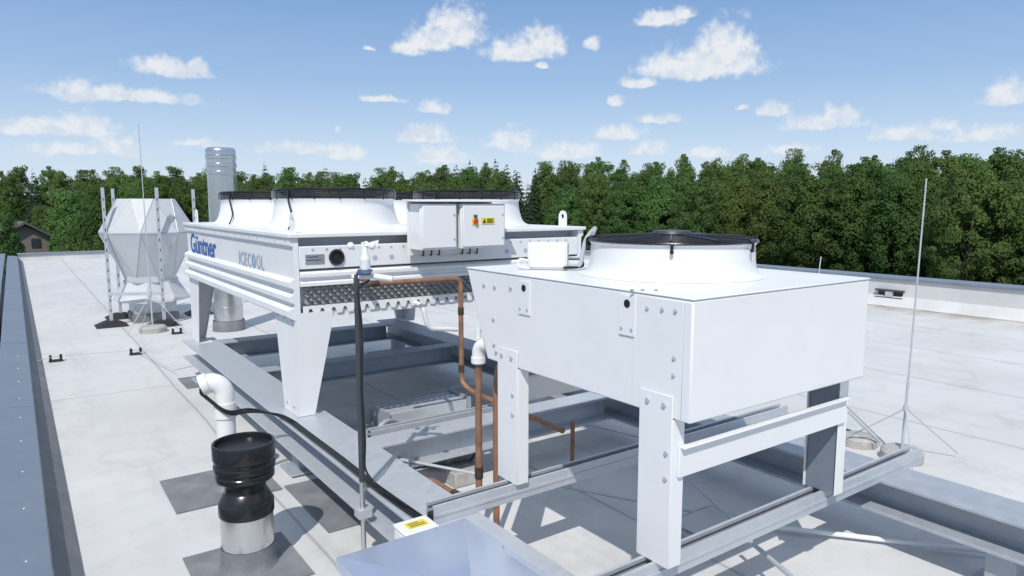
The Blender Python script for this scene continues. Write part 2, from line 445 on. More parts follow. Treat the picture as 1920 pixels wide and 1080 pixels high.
# ------------------------------------------------------------------ large dry cooler
X0, X1, Y0, Y1, Z0, Z1 = 1.37, 3.67, 4.2, 7.36, 1.0, 1.52
dc = thing('dry_cooler', 'large white flatbed cooler with four black guarded fans on tapered legs', 'cooling unit', (2.5, 5.8, ZB))
prof = [(.03, 1.492), (-.022, 1.492), (-.022, 1.45), (-.002, 1.44), (0, 1.245), (-.035, 1.222), (-.035, 1.196), (-.004, 1.178), (-.004, 1.152), (-.035, 1.132), (-.035, 1.106), (-.004, 1.088), (-.004, 1.07), (-.045, 1.048), (-.045, 1.012), (-.012, .99), (.03, .99)]
sp_ = MB().prism([(X0 + a, Y0, z) for a, z in prof], (0, Y1 - Y0, 0)).build('side_panel', 'white', dc, ang=20)
MB().prism([(X1 - a, Y0, z) for a, z in prof], (0, Y1 - Y0, 0)).build('side_panel', 'white', dc, ang=20)
text_part('lettering', 'Güntner', .25, 'blue', sp_, (X0 - .001, 7.2, 1.245), (0, -1, 0), (0, 0, 1), width=1.02, bold=.006)
TS, yy = .14, 5.46
for ch_ in 'ICECoOL':
    nm = 'O' if ch_ == 'o' else ch_
    wd = {'I': .022, 'C': .084, 'E': .068, 'O': .094, 'L': .064}[nm]
    text_part('lettering', nm, TS, 'lightblue' if ch_ == 'o' else 'greytxt', sp_, (X0 - .001, yy, 1.25), (0, -1, 0), (0, 0, 1), width=wd, bold=.003)
    if ch_ == 'o':
        for z in (1.28, 1.299, 1.318):
            MB().box(X0 - .0045, X0 - .0025, yy - wd + .018, yy - .018, z - .004, z + .004).build('emblem_stripe', 'lightblue', sp_)
    yy -= wd + .022
for k in range(16):
    y = Y0 + .08 + k * .2
    MB().cyl((X0 - .026, y, 1.472), (X0 - .021, y, 1.472), .007, n=8).build('rivet', 'shade', sp_)
MB().box(X0 - .035, X1 + .035, Y0 - .02, Y1 + .02, 1.494, 1.52).build('top_plate', 'white', dc, bevel=.004)
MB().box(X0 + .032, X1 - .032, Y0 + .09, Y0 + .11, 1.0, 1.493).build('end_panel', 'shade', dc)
MB().box(X0 + .032, X1 - .032, Y1 - .03, Y1 - .005, 1.0, 1.493).build('end_panel', 'white', dc)
ra = MB().prism([(X0 + .033, Y0 + .09, 1.44), (X0 + .033, Y0, 1.44), (X0 + .033, Y0, 1.30), (X0 + .033, Y0 + .09, 1.30)], (X1 - X0 - .066, 0, 0)).build('end_rail', 'white', dc, bevel=.005)
x = X0 + .12
while x < X1 - .08:
    MB().cyl((x, Y0 - .002, 1.418), (x, Y0 + .004, 1.418), .009, n=12).build('bolt_hole', 'greytxt', ra); x += .088
for x in (1.9, 2.02, 2.95, 3.12, 3.3, 3.5):
    MB().cyl((x, Y0 - .002, 1.352), (x, Y0 + .004, 1.352), .017, n=16).build('bolt_hole', 'greytxt', ra)
np_ = MB().box(1.44, 1.56, Y0 - .004, Y0 - .001, 1.33, 1.39).build('name_plate', 'stainless', ra)
for a, b, z in ((1.45, 1.52, 1.374), (1.45, 1.54, 1.355)):
    MB().box(a, b, Y0 - .006, Y0 - .0042, z - .003, z + .003).build('print_line', 'pole', np_)
gr = MB().lathe([(.0, .003), (.028, .003), (.03, 0), (.05, 0), (.052, .006), (.046, .014), (.036, .012), (.03, .004)], 0, 0, 28)
bmesh.ops.remove_doubles(gr.bm, verts=gr.bm.verts[:], dist=1e-5)
rot = Matrix.Translation((1.64, Y0 - .001, 1.366)) @ Matrix.Rotation(R(90), 4, 'X')
bmesh.ops.transform(gr.bm, matrix=rot, verts=gr.bm.verts[:])
gr.build('cable_grommet', 'black', ra)
MB().prism([(X0 + .033, y, z) for y, z in ((Y0 + .088, 1.29), (Y0 + .02, 1.287), (Y0 - .012, 1.272), (Y0 - .012, 1.252), (Y0 + .01, 1.24), (Y0 + .01, 1.225), (Y0 - .01, 1.215), (Y0 - .01, 1.195), (Y0 + .088, 1.19))], (X1 - X0 - .066, 0, 0)).build('end_rail', 'white', dc, ang=20)
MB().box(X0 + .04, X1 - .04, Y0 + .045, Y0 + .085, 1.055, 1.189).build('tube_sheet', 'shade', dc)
ct = MB()
for r_, z in enumerate((1.176, 1.152, 1.128, 1.104, 1.08)):
    x = X0 + .07 + (r_ % 2) * .025
    while x < X1 - .1:
        pts = [(x + .0105 * (1 - math.cos(a)), Y0 + .046 - .036 * math.sin(a), z + .007 * math.cos(a)) for a in (0, .6, 1.2, 1.57, 1.94, 2.54, 3.14)]
        ct.tube(pts, .0064, 6)
        x += .05
ct.build('coil_bends', 'coil', dc)
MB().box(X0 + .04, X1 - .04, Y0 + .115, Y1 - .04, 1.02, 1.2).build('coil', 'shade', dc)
base_pts = [(X0 + .05, Y0 + .012, 1.07), (X1 - .2, Y0 + .012, 1.07)]
zig = []
x = X1 - .2
while x > X0 + .06:
    zig += [(x, Y0 + .012, 1.012), (x - .03, Y0 + .012, 1.012), (x - .045, Y0 + .012, 1.05), (x - .06, Y0 + .012, 1.05)]
    x -= .075
MB().prism(base_pts + zig + [(X0 + .05, Y0 + .012, 1.012)], (0, .004, 0)).build('toothed_bracket', 'white', dc, flat=True)
MB().box(X0 + .04, X1 - .04, Y0 + .03, Y0 + .044, .992, 1.03).build('bottom_rail', 'white', dc)
for sx, xe in ((1, X0 - .004), (-1, X1 + .004)):
    for sy, ye in ((1, Y0 + .0), (-1, Y1)):
        m = MB()
        m.prism([(xe, ye, 1.03), (xe, ye + sy * .42, 1.03), (xe, ye + sy * .40, .94), (xe, ye + sy * .28, ZB + .003), (xe, ye + sy * .02, ZB + .003)], (sx * .006, 0, 0))
        yb = ye - sy * .001
        m.prism([(xe + sx * .0065, yb, 1.03), (xe + sx * .24, yb, 1.03), (xe + sx * .23, yb, .94), (xe + sx * .11, yb + sy * .02, ZB + .003), (xe + sx * .0065, yb + sy * .02, ZB + .003)], (0, sy * .006, 0))
        m.prism([(xe + sx * .24, yb + sy * .007, .99), (xe + sx * .24, yb + sy * .05, .99), (xe + sx * .11, yb + sy * .06, ZB + .003), (xe + sx * .11, yb + sy * .027, ZB + .003)], (-sx * .005, 0, 0))
        m.box(min(xe + sx * .007, xe + sx * .13), max(xe + sx * .007, xe + sx * .13), min(ye + sy * .03, ye + sy * .28), max(ye + sy * .03, ye + sy * .28), ZB + .001, ZB + .008)
        lg_ = m.build('leg', 'white', dc)
        if sx > 0 and sy > 0:
            for dy, z in ((.06, .985), (.2, .985), (.34, .985), (.08, .43), (.22, .43)):
                MB().cyl((xe - .008, ye + dy, z), (xe + .001, ye + dy, z), .01, n=8).build('bolt', 'shade', lg_)
fc = [(1.95, 4.99), (3.1, 4.99), (1.95, 6.57), (3.1, 6.57)]
for i, (cx, cy) in enumerate(fc):
    fan(dc, cx, cy, Z1, [(.53, Z1 + .001), (.515, Z1 + .007), (.485, Z1 + .02), (.465, Z1 + .04), (.45, Z1 + .075), (.438, Z1 + .12), (.431, Z1 + .16)], .428, 1.735)
    gd = MB()
    for z, rr in ((1.742, .440), (1.756, .443), (1.770, .443), (1.784, .441), (1.796, .434)):
        gd.ring((cx, cy, z), rr, .0046, 56, 5)
    for rr in (.415, .385, .355, .32, .285, .25, .215, .18, .145, .11):
        gd.ring((cx, cy, 1.803 + .012 * (1 - rr / .45)), rr, .0042, 48, 5)
    for k in range(16):
        a = 2 * math.pi * k / 16 + .1
        c_, s_ = math.cos(a), math.sin(a)
        gd.tube([(cx + c_ * .44, cy + s_ * .44, 1.73), (cx + c_ * .442, cy + s_ * .442, 1.788), (cx + c_ * .427, cy + s_ * .427, 1.803), (cx + c_ * .08, cy + s_ * .08, 1.814)], .0046, 5)
    gd.cyl((cx, cy, 1.79), (cx, cy, 1.818), .085, n=24)
    gd.build('fan_guard', 'black', dc)
    a = R(205)
    c_, s_ = math.cos(a), math.sin(a); a2 = a + .12; c2, s2 = math.cos(a2), math.sin(a2)
    MB().tube(fillet([(cx + c_ * .445, cy + s_ * .445, 1.79), (cx + c_ * .452, cy + s_ * .452, 1.73), (cx + c2 * .47, cy + s2 * .47, 1.60), (cx + c2 * .52, cy + s2 * .52, 1.527)], .04), .0065, 6).build('guard_strap', 'black', dc)
# electrical boxes
yf = 3.99
for px0, px1, depth in ((788, 857, .15), (864, 947, .15)):
    a = ony(px0, 425, yf).x; b = ony(px1, 425, yf).x
    eb = MB().box(a, b, yf, yf + depth, 1.40, 1.70).build('electrical_box', 'white', dc, bevel=.006)
    MB().box(a + .012, b - .012, yf - .012, yf - .0005, 1.412, 1.688).build('door', 'white', eb, bevel=.005)
    for z in (1.47, 1.63): MB().cyl((b - .03, yf - .018, z), (b - .03, yf - .0115, z), .006, n=12).build('lock', 'shade', eb)
    for k in range(3):
        x = a + .08 + k * .06
        gl = MB().tube(fillet([(x, yf + .11, 1.3995), (x, yf + .11, 1.355), (x + .03, yf + .2, 1.36)], .03), .006, 6)
        gl.build('cable_gland', 'pole', eb)
    if px0 > 860:
        s0 = ony(889, 413, yf).x
        MB().box(s0 - .024, s0 + .024, yf - .016, yf - .0125, 1.557, 1.605).build('switch_plate', 'yellow', eb)
        kn = MB().cyl((s0, yf - .03, 1.581), (s0, yf - .0165, 1.581), .016, n=16)
        kn.build('switch_knob', 'red', eb)
        MB().box(s0 - .01, s0 + .01, yf - .026, yf - .0125, 1.607, 1.626).build('switch_lock', 'pole', eb)
        l0 = ony(901, 413, yf).x; l1 = ony(925, 413, yf).x
        wl = MB().box(l0, l1, yf - .0155, yf - .0125, 1.562, 1.605).build('warning_label', 'yellow', eb)
        MB().prism([(l0 + .008, yf - .0168, 1.57), (l0 + .034, yf - .0168, 1.57), (l0 + .021, yf - .0168, 1.598)], (0, .001, 0)).build('warning_triangle', 'black', wl)
        for k, z in enumerate((1.597, 1.589, 1.581, 1.573)): MB().box(l0 + .042, l1 - .008 - .008 * (k % 2), yf - .0168, yf - .0158, z - .002, z + .002).build('print_line', 'black', wl)
a = ony(782, 375, 3.95).x; b = ony(958, 375, 3.95).x
MB().prism([(a, 3.965, 1.712), (a, 3.965, 1.722), (a, 4.16, 1.728), (a, 4.16, 1.718)], (b - a, 0, 0)).build('box_canopy', 'white', dc, bevel=.002)
MB().box(a + .03, b - .03, 4.142, 4.155, 1.36, 1.717).build('mounting_plate', 'white', dc)
for x in (a + .05, b - .09): MB().box(x, x + .04, 4.156, 4.4, 1.521, 1.56).build('mounting_arm', 'white', dc)
def lug(x, y):
    m = MB(); n = 16; r0, r1 = .02, .046; zc = 1.60
    A = []; B = []
    for k in range(n):
        a = 2 * math.pi * k / n
        oy, oz = (r1 * math.cos(a), r1 * math.sin(a))
        if oz < 0: oy = r1 * (1 if oy > 0 else -1) if abs(oy) > .02 else oy; oz = -.08
        A.append([m.bm.verts.new((x + d, y + oy, zc + oz)) for d in (-.005, .005)])
        B.append([m.bm.verts.new((x + d, y + r0 * math.cos(a), zc + r0 * math.sin(a))) for d in (-.005, .005)])
    for k in range(n):
        j = (k + 1) % n
        m.bm.faces.new((A[k][0], A[j][0], B[j][0], B[k][0])); m.bm.faces.new((A[k][1], B[k][1], B[j][1], A[j][1]))
        m.bm.faces.new((A[k][0], A[k][1], A[j][1], A[j][0])); m.bm.faces.new((B[k][0], B[j][0], B[j][1], B[k][1]))
    m.build('lifting_lug', 'white', dc)
for x, y in ((1.41, 4.32), (3.58, 4.32), (1.41, 7.1), (3.58, 7.1)): lug(x, y)
MB().tube(fillet([(2.2, Y0 + .03, 1.03), (2.2, Y0 - .08, 1.02), (2.24, Y0 - .08, .86), (2.47, Y0 - .08, .83)], .05), .016, 10).build('drain_pipe', 'white2', dc)
for x in (1.8, 2.9):
    MB().cyl((x, Y0 - .1, 1.225), (x, Y0 + .05, 1.225), .018, n=12).build('header_stub', 'copper', dc)

# ------------------------------------------------------------------ small condenser
CX0, CX1, CY0, CY1, CY1b, CZ0, CZ1 = 1.76, 2.85, 1.464, 2.84, 2.665, .98, 1.39
cu = thing('condenser_unit', 'small white condenser box with one black fan grille on four legs', 'cooling unit', (2.3, 2.1, ZB + .079))
cs = MB().prism([(CX0, CY0, CZ0), (CX0, CY1b, CZ0), (CX0, CY1, CZ1), (CX0, CY0, CZ1)], (CX1 - CX0, 0, 0)).build('casing', 'white', cu, bevel=.006)
MB().box(CX0 - .004, CX0 - .0005, CY0 + .002, CY0 + .035, CZ0 + .005, CZ1 - .008).build('corner_strip', 'white', cs, bevel=.0015)
MB().box(CX0 - .0035, CX0 - .0005, CY0 + .037, CY0 + .26, CZ0 + .005, CZ1 - .008).build('service_panel', 'white', cs, bevel=.0012)
MB().box(CX0 - .003, CX1 + .003, CY0 - .003, CY1 + .003, CZ1 + .0005, CZ1 + .008).build('top_panel', 'white', cu, bevel=.003)
FX_, FY_ = 2.33, 2.07
zc0 = CZ1 + .008
fan(cu, FX_, FY_, zc0, [(.405, zc0 + .001), (.388, zc0 + .004), (.372, zc0 + .011), (.362, zc0 + .022), (.355, zc0 + .04), (.351, zc0 + .065), (.349, zc0 + .115)], .347, 1.545)
gd = MB()
for k in range(20):
    rr = .352 - k * .0145
    gd.ring((FX_, FY_, 1.551 + .013 * (1 - (rr / .352) ** 2)), rr, .0042, 64, 5)
gd.ring((FX_, FY_, 1.545), .357, .006, 64, 6)
for k in range(12):
    a = 2 * math.pi * k / 12 + .2
    c_, s_ = math.cos(a), math.sin(a)
    gd.tube([(FX_ + c_ * rr, FY_ + s_ * rr, 1.555 + .013 * (1 - (rr / .352) ** 2)) for rr in (.356, .28, .19, .06)], .0055, 5)
gd.build('fan_guard', 'black', cu)
MB().lathe([(.08, 1.563), (.085, 1.572), (.08, 1.584), (.02, 1.588)], FX_, FY_, 28, cap_top=True).build('hub_cover', 'pole', cu)
for a in (R(222), R(282), R(345), R(60), R(140)):
    c_, s_ = math.cos(a), math.sin(a)
    MB().tube(fillet([(FX_ + c_ * .34, FY_ + s_ * .34, 1.56), (FX_ + c_ * .368, FY_ + s_ * .368, 1.55), (FX_ + c_ * .366, FY_ + s_ * .366, 1.515)], .015), .006, 6).ball((FX_ + c_ * .364, FY_ + s_ * .364, 1.513), .009, 8).build('guard_clip', 'black', cu)
def side_bolt(px, py, r=.0055):
    q = onx(px, py, CX0)
    MB().cyl((CX0 - .005, q.y, q.z), (CX0 - .0003, q.y, q.z), r * 1.5, n=14).cyl((CX0 - .009, q.y, q.z), (CX0 - .0052, q.y, q.z), r, n=6).build('bolt', 'shade', cs)
for q in ((908, 534), (928, 538), (958, 540), (1215, 578), (1243, 581), (1268, 584), (926, 598), (927, 646), (1265, 672), (1264, 704), (931, 660)):
    side_bolt(*q)
for px, py in ((984, 540), (1178, 569)):
    q = onx(px, py, CX0)
    hp = MB().box(CX0 - .006, CX0 - .0004, q.y - .04, q.y + .04, q.z - .115, q.z + .03).build('hanger_plate', 'white', cs, bevel=.001)
    MB().cyl((CX0 - .0075, q.y, q.z), (CX0 - .0062, q.y, q.z), .015, n=20).build('hole', 'black', hp)
    for dy in (-.025, .025): MB().cyl((CX0 - .01, q.y + dy, q.z - .09), (CX0 - .0062, q.y + dy, q.z - .09), .0055, n=8).build('screw', 'shade', hp)
for px in (1185, 1205, 1230):
    q = onz(px, 545, CZ1 + .008)
    MB().ball((q.x, q.y, CZ1 + .009), .008, 8, (1, 1, .6)).build('bolt', 'stainless', cu)
for sx, xe in ((1, CX0 - .006), (-1, CX1 + .006)):
    for sy, ye in ((1, 1.53), (-1, 2.565)):
        m = MB()
        zt = 1.06 if sx > 0 else 1.0
        m.prism([(xe, ye, ZB + .08), (xe, ye + sy * .15, ZB + .08), (xe, ye + sy * .15, zt), (xe, ye, zt)], (-.005 * sx, 0, 0))
        m.prism([(xe, ye, ZB + .08), (xe + sx * .06, ye, ZB + .08), (xe + sx * .06, ye, .978), (xe, ye, .978)], (0, sy * .005, 0))
        m.prism([(xe, ye + sy * .15, ZB + .08), (xe + sx * .06, ye + sy * .15, ZB + .08), (xe + sx * .06, ye + sy * .15, .978), (xe, ye + sy * .15, .978)], (0, -sy * .005, 0))
        lg_ = m.build('leg', 'white', cu, bevel=.0015)
        if sx > 0:
            for dy in (.035, .11):
                MB().cyl((xe - .012, ye + sy * dy, 1.025), (xe - .0055, ye + sy * dy, 1.025), .009, n=8).build('bolt', 'shade', lg_)
            for dz in (.0, -.09):
                yy = ye + .02 if sy > 0 else ye - .12
                MB().cyl((xe - .012, yy, .86 + dz), (xe - .0055, yy, .86 + dz), .008, n=8).build('bolt', 'shade', lg_)
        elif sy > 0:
            MB().box(xe - .05, xe - .004, ye + .012, ye + .138, ZB + .082, .976).build('inner_dark_plate', 'coping', lg_)  # dark plate added in this leg only, making its open side darker
for y0, y1 in ((1.518, 1.529), (2.567, 2.578)):
    m = MB().box(CX0 + .02, CX1 - .02, y0, y1, .775, .88)
    m.box(CX0 + .02, CX1 - .02, y0 + .001 if y0 > 2 else y0 - .02, y1 + .02 if y0 > 2 else y1 - .001, .88, .885)
    m.build('cross_rail', 'white', cu, bevel=.0015)
c0 = onz(1026, 506, CZ1 + .01)
ux = (RT * .9 + Vector((0, -.2, 0))).normalized(); uy = Vector((-ux.y, ux.x, 0))
eb = MB()
eb.hexa([c0 + ux * i * .092 + uy * j + Vector((0, 0, k)) for k in (0.0, .125) for j in (0, .075) for i in (-1, 1)])
eb = eb.build('control_box', 'white2', cu, bevel=.008)
MB().hexa([c0 + ux * i * .082 + uy * j + Vector((0, 0, k)) for k in (0.012, .112) for j in (-.006, -.0005) for i in (-1, 1)]).build('box_lid', 'white2', eb, bevel=.003)
q0 = c0 - ux * .09
MB().tube(fillet([q0 + Vector((0, 0, .04)), q0 - ux * .04 + Vector((0, 0, .05)), q0 - ux * .045 + Vector((0, 0, .015)), q0 + ux * .01 - uy * .03 + Vector((0, 0, .01))], .03), .007, 8).build('cable', 'white2', cu)
q1 = c0 + ux * .095 + uy * .03
fe = Vector((FX_ - .26, FY_ + .22, 1.57))
MB().tube(fillet([q1 + Vector((0, 0, .02)), q1 + ux * .055 - uy * .02 + Vector((0, 0, .015)), q1 + ux * .075 - uy * .01 + Vector((0, 0, .14)), q1 + ux * .12 + uy * .02 + Vector((0, 0, .195)), fe], .055), .0105, 8).build('conduit', 'shade', cu)
MB().tube(fillet([q1 + Vector((0, 0, .05)), q1 + ux * .06 + Vector((0, 0, .05)), q1 + ux * .07 + Vector((0, 0, .015)), q1 + ux * .03 - uy * .03 + Vector((0, 0, .012)), q1 - ux * .02 - uy * .04 + Vector((0, 0, .012))], .03), .006, 8).build('cable', 'black', cu)

# ------------------------------------------------------------------ pipes
def pipe(pts, r, m, label, rad=.07, name='copper_pipe', cat='pipe', n=12, clamps=()):
    pts = [Vector(q) for q in pts]
    if not clamps:
        o = MB().tube(fillet(pts, rad, 8), r, n).build(name, m, org=pts[-1]); tag(o, label, cat); return o
    t = thing(name, label, cat, pts[-1])
    MB().tube(fillet(pts, rad, 8), r, n).build('run', m, t)
    for a, b, rr, mm in clamps: MB().cyl(a, b, rr, n=14).build('coupling', mm, t)
    return t
pipe([(1.78, 4.02, 1.205), (2.44, 4.02, 1.2), (2.44, 4.02, .47), (2.46, 3.9, .43), (2.46, 2.95, .42)], .017, 'copper', 'copper pipe running along the large cooler and down in front of it', .06,
     clamps=(((2.44, 4.02, .95), (2.44, 4.02, 1.0), .021, 'copper_dark'), ((2.44, 4.02, .55), (2.44, 4.02, .6), .021, 'copper_dark'), ((2.46, 3.6, .424), (2.46, 3.54, .424), .021, 'copper_dark'), ((1.78, 4.02, 1.205), (1.84, 4.02, 1.204), .021, 'copper_dark')))
pipe([(1.86, 2.9, .95), (1.86, 2.9, .16), (1.86, 3.02, .13), (1.86, 3.4, .12), (1.7, 3.5, .12)], .0175, 'copper', 'left copper riser beside the small condenser, with white elbow on top', .06,
     clamps=(((1.86, 3.1, .128), (1.86, 3.16, .128), .023, 'copper_dark'), ((1.86, 2.9, .3), (1.86, 2.9, .36), .022, 'copper_dark')))
pipe([(1.9, 2.74, .93), (1.9, 2.78, .9), (1.9, 2.8, .8), (1.9, 2.8, .03)], .0165, 'copper', 'right copper riser hugging the left end of the small condenser', .05)
q = onz(1073, 868, .05)
pipe([(q.x, q.y, .0), (q.x, q.y, .33)], .014, 'copper', 'short copper standpipe seen below the small condenser', .07)
el = thing('insulated_elbow', 'white plastic elbow on top of the left copper riser', 'pipe', (1.86, 2.9, .94))
MB().tube(fillet([(1.86, 2.9, .90), (1.86, 2.9, 1.0), (1.92, 2.76, 1.01)], .06), .032, 14).build('elbow', 'white2', el)
MB().cyl((1.86, 2.9, .905), (1.86, 2.9, .935), .037, n=16).build('collar', 'white2', el)
MB().cyl((1.86, 2.9, 1.03), (1.86, 2.9, 1.075), .016, n=12).build('stub', 'white2', el)

# ------------------------------------------------------------------ near flue
fx, fy = .80, 3.27
fl = thing('flue_pipe', 'stubby steel flue pipe with wide black ribbed cap in the left foreground', 'flue', (fx, fy, 0))
MB().lathe([(.135, .0095), (.128, .02), (.122, .05), (.121, .11)], fx, fy, 40).build('base_wrap', 'patch', fl)
MB().lathe([(.118, .10), (.118, .268)], fx, fy, 48).build('pipe', 'stainless', fl)
MB().lathe([(.117, .262), (.122, .262), (.124, .266), (.124, .318), (.122, .323), (.118, .326), (.116, .334), (.098, .368), (.093, .374), (.092, .38), (.092, .415)], fx, fy, 48).build('collar', 'black', fl, ang=22)
MB().lathe([(.092, .405), (.098, .412), (.126, .43), (.131, .436), (.132, .442), (.132, .458), (.129, .462), (.129, .474), (.136, .479), (.137, .484), (.137, .503), (.135, .507), (.131, .510), (.131, .526), (.137, .53), (.139, .536), (.139, .60), (.137, .606), (.130, .607), (.127, .604), (.124, .58), (.06, .572), (.01, .57)], fx, fy, 56, cap_top=True).build('cap', 'black', fl, ang=22)

# gooseneck vent
vx, vy = .95, 4.27
vp = thing('vent_pipe', 'white plastic gooseneck vent pipe with cables entering, behind the flue', 'vent pipe', (vx, vy, 0))
dv = (-RT * .85 - FW * .3).normalized()
MB().lathe([(.1, .0095), (.07, .03), (.066, .12)], vx, vy, 32).build('base_wrap', 'patch', vp)
vpath = [(vx, vy, .05), (vx, vy, .58)]
ctr = Vector((vx, vy, .58)) + dv * .075
for k in range(1, 10):
    a = math.pi - k * R(13)
    vpath.append(ctr - dv * .075 * -math.cos(a) + Vector((0, 0, .075 * math.sin(a))))
MB().tube(vpath, .055, 24).build('pipe', 'white2', vp)
MB().cyl((vx, vy, .44), (vx, vy, .53), .063, n=24).build('socket', 'white2', vp)
e, e0 = Vector(vpath[-1]), Vector(vpath[-2]); dd = (e - e0).normalized()
MB().tube([e - dd * .03, e - dd * .025, e + dd * .015, e + dd * .016], [.056, .063, .063, .05], 24, caps=False).build('mouth_ring', 'white2', vp)
MB().cyl(e - dd * .001, e + dd * .003, .05, n=24).build('opening', 'rubber', vp)
for k in range(3):
    o = .016 * k
    q = [e - dd * .02 + Vector((0, 0, -.008 * k)), e + dd * .035 + Vector((.0, 0, -.015 - .008 * k)), Vector((vx - .01, vy - .085 - o * .5, .485 - o * .5)), Vector((1.08, 4.26 - o, .475 - o * .5)), Vector((1.24 + o, 4.3 - o, .40)), Vector((1.285 + o, 4.15, .379)), Vector((1.285 + o, 3.9, .379)), Vector((1.29 + o, 3.4, .379)), Vector((1.285 + o, 2.9, .379)), Vector((1.30 + o, 2.5, .379)), Vector((1.30 + o, 1.9, .379))]
    o_ = MB().tube(fillet(q, .07, 6), .0055, 8).build('cable', 'black', org=(1.3, 3.4, ZB))
    tag(o_, ['black cable on the left beam, nearest the outer edge', 'black cable on the left beam, middle one of the bundle', 'black cable on the left beam, innermost of the bundle'][k], 'cable')

# ------------------------------------------------------------------ weather station
wx, wy = 1.235, 2.93
ws = thing('weather_station', 'small white wind and weather sensor on a slim dark pole', 'weather station', (wx, wy, 0))
MB().cyl((wx, wy, .03), (wx, wy, .42), .012, n=14).build('pole_foot', 'stainless', ws)
MB().cyl((wx, wy, .42), (wx, wy, 1.385), .0135, n=16).build('pole', 'pole', ws)
MB().box(wx - .05, wx + .034, wy - .05, wy + .05, .01, .03).build('base_plate', 'galv', ws)
MB().box(wx - .03, wx + .034, wy - .03, wy + .03, .25, .29).build('beam_clamp', 'galv', ws)
cb = [Vector((wx, wy, 1.36)) + RT * .06, Vector((wx, wy, 1.33)) + RT * .005 - FW * .02]
zz = 1.2; k = 0
while zz > .45:
    cb.append(Vector((wx, wy, zz)) + RT * (.018 + .005 * math.sin(k * 1.7)) - FW * .012); zz -= .12; k += 1
cb += [Vector((wx + .05, wy - .02, .41)), Vector((wx + .08, wy - .3, .385))]
MB().tube(fillet(cb, .05), .005, 8).build('cable', 'black', ws)
bc = Vector((wx, wy, 0)) + RT * .04
MB().tube([bc - RT * .06 + Vector((0, 0, 1.375)), bc + RT * .05 + Vector((0, 0, 1.375))], .011, 10).build('arm', 'white2', ws)
MB().cyl(bc + RT * .04 + Vector((0, 0, 1.377)), bc + RT * .12 + Vector((0, 0, 1.365)), .014, n=14).build('rain_sensor', 'white2', ws)
MB().lathe([(.016, 1.385), (.02, 1.40), (.024, 1.42), (.022, 1.43), (.024, 1.435), (.022, 1.445), (.024, 1.45), (.022, 1.46), (.015, 1.475), (.012, 1.50), (.009, 1.51)], bc.x, bc.y, 20, cap_top=True, cap_bot=True).build('housing', 'white2', ws)
a_, b_ = bc + RT * .0 - FW * .035, Vector((0, 0, 1.40))
MB().bar(a_ - RT * .03 + b_, a_ + RT * .035 + b_, .05, .006, up=(0, -.4, 1)).build('solar_panel', 'solar', ws)
an_ = MB()
hub = bc - RT * .008 + Vector((0, 0, 1.515))
an_.cyl(hub - Vector((0, 0, .01)), hub + Vector((0, 0, .015)), .008, n=10)
for k in range(3):
    a = 2 * math.pi * k / 3 + .9
    d = Vector((math.cos(a), math.sin(a), 0))
    an_.cyl(hub, hub + d * .045, .003, n=6)
    an_.ball(hub + d * .055, .017, 12)
an_.build('anemometer', 'white2', ws)
vn = MB(); h2 = bc + RT * .018 + Vector((0, 0, 1.50))
vn.cyl(bc + Vector((0, 0, 1.48)), h2 + Vector((0, 0, .02)), .006, n=8)
vn.prism([h2 + RT * -.01 + Vector((0, 0, .02)), h2 + RT * .04 + Vector((0, 0, .012)), h2 + RT * .045 + Vector((0, 0, .04)), h2 + RT * .01 + Vector((0, 0, .032))], FW * .004)
vn.build('wind_vane', 'white2', ws)

# ------------------------------------------------------------------ foreground duct box & junction box
db = thing('duct_box', 'galvanised sheet metal duct box with cross creased lid in the foreground', 'duct', (1.0, 1.5, 0))
dx0, dx1, dy0, dy1, dz = .75, 1.225, .95, 2.0, .6
MB().box(dx0 + .012, dx1 - .012, dy0 + .012, dy1 - .012, .0, dz - .012).build('casing', 'galv', db)
m = MB()
c4 = [m.bm.verts.new(q) for q in ((dx0, dy0, dz), (dx1, dy0, dz), (dx1, dy1, dz), (dx0, dy1, dz))]
i4 = [m.bm.verts.new(q) for q in ((dx0 + .022, dy0 + .022, dz + .001), (dx1 - .022, dy0 + .022, dz + .001), (dx1 - .022, dy1 - .022, dz + .001), (dx0 + .022, dy1 - .022, dz + .001))]
b4 = [m.bm.verts.new(q) for q in ((dx0, dy0, dz - .04), (dx1, dy0, dz - .04), (dx1, dy1, dz - .04), (dx0, dy1, dz - .04))]
cc = m.bm.verts.new(((dx0 + dx1) / 2, (dy0 + dy1) / 2 + .1, dz + .022))
for k in range(4):
    j = (k + 1) % 4
    m.bm.faces.new((i4[k], i4[j], cc)); m.bm.faces.new((c4[k], c4[j], i4[j], i4[k])); m.bm.faces.new((b4[k], b4[j], c4[j], c4[k]))
m.build('lid', 'galv_blue', db, flat=True)
for x, y in ((.765, 1.985), (.95, 1.988), (1.1, 1.988), (1.21, 1.985), (1.214, 1.75), (1.214, 1.5), (.762, 1.75), (.762, 1.5)):
    MB().ball((x, y, dz + .002), .0045, 8, (1, 1, .6)).build('screw', 'stainless', db)
jb = thing('junction_box', 'white plastic junction box with yellow warning label beside the duct box', 'junction box', (1.19, 2.31, ZB))
jx0, jx1, jy0, jy1 = 1.125, 1.265, 2.265, 2.375
MB().box(jx0, jx1, jy0, jy1, ZB + .015, ZB + .075).build('body', 'white2', jb, bevel=.01)
MB().box(1.235, 1.295, 2.28, 2.36, ZB + .0005, ZB + .0145).build('foot', 'galv', jb)
MB().box(jx0 - .003, jx1 + .003, jy0 - .003, jy1 + .003, ZB + .0752, ZB + .09).build('lid', 'white2', jb, bevel=.006)
yl = MB().box(jx0 + .03, jx1 - .025, jy0 + .03, jy1 - .03, ZB + .0903, ZB + .092).build('label_sticker', 'yellow', jb)
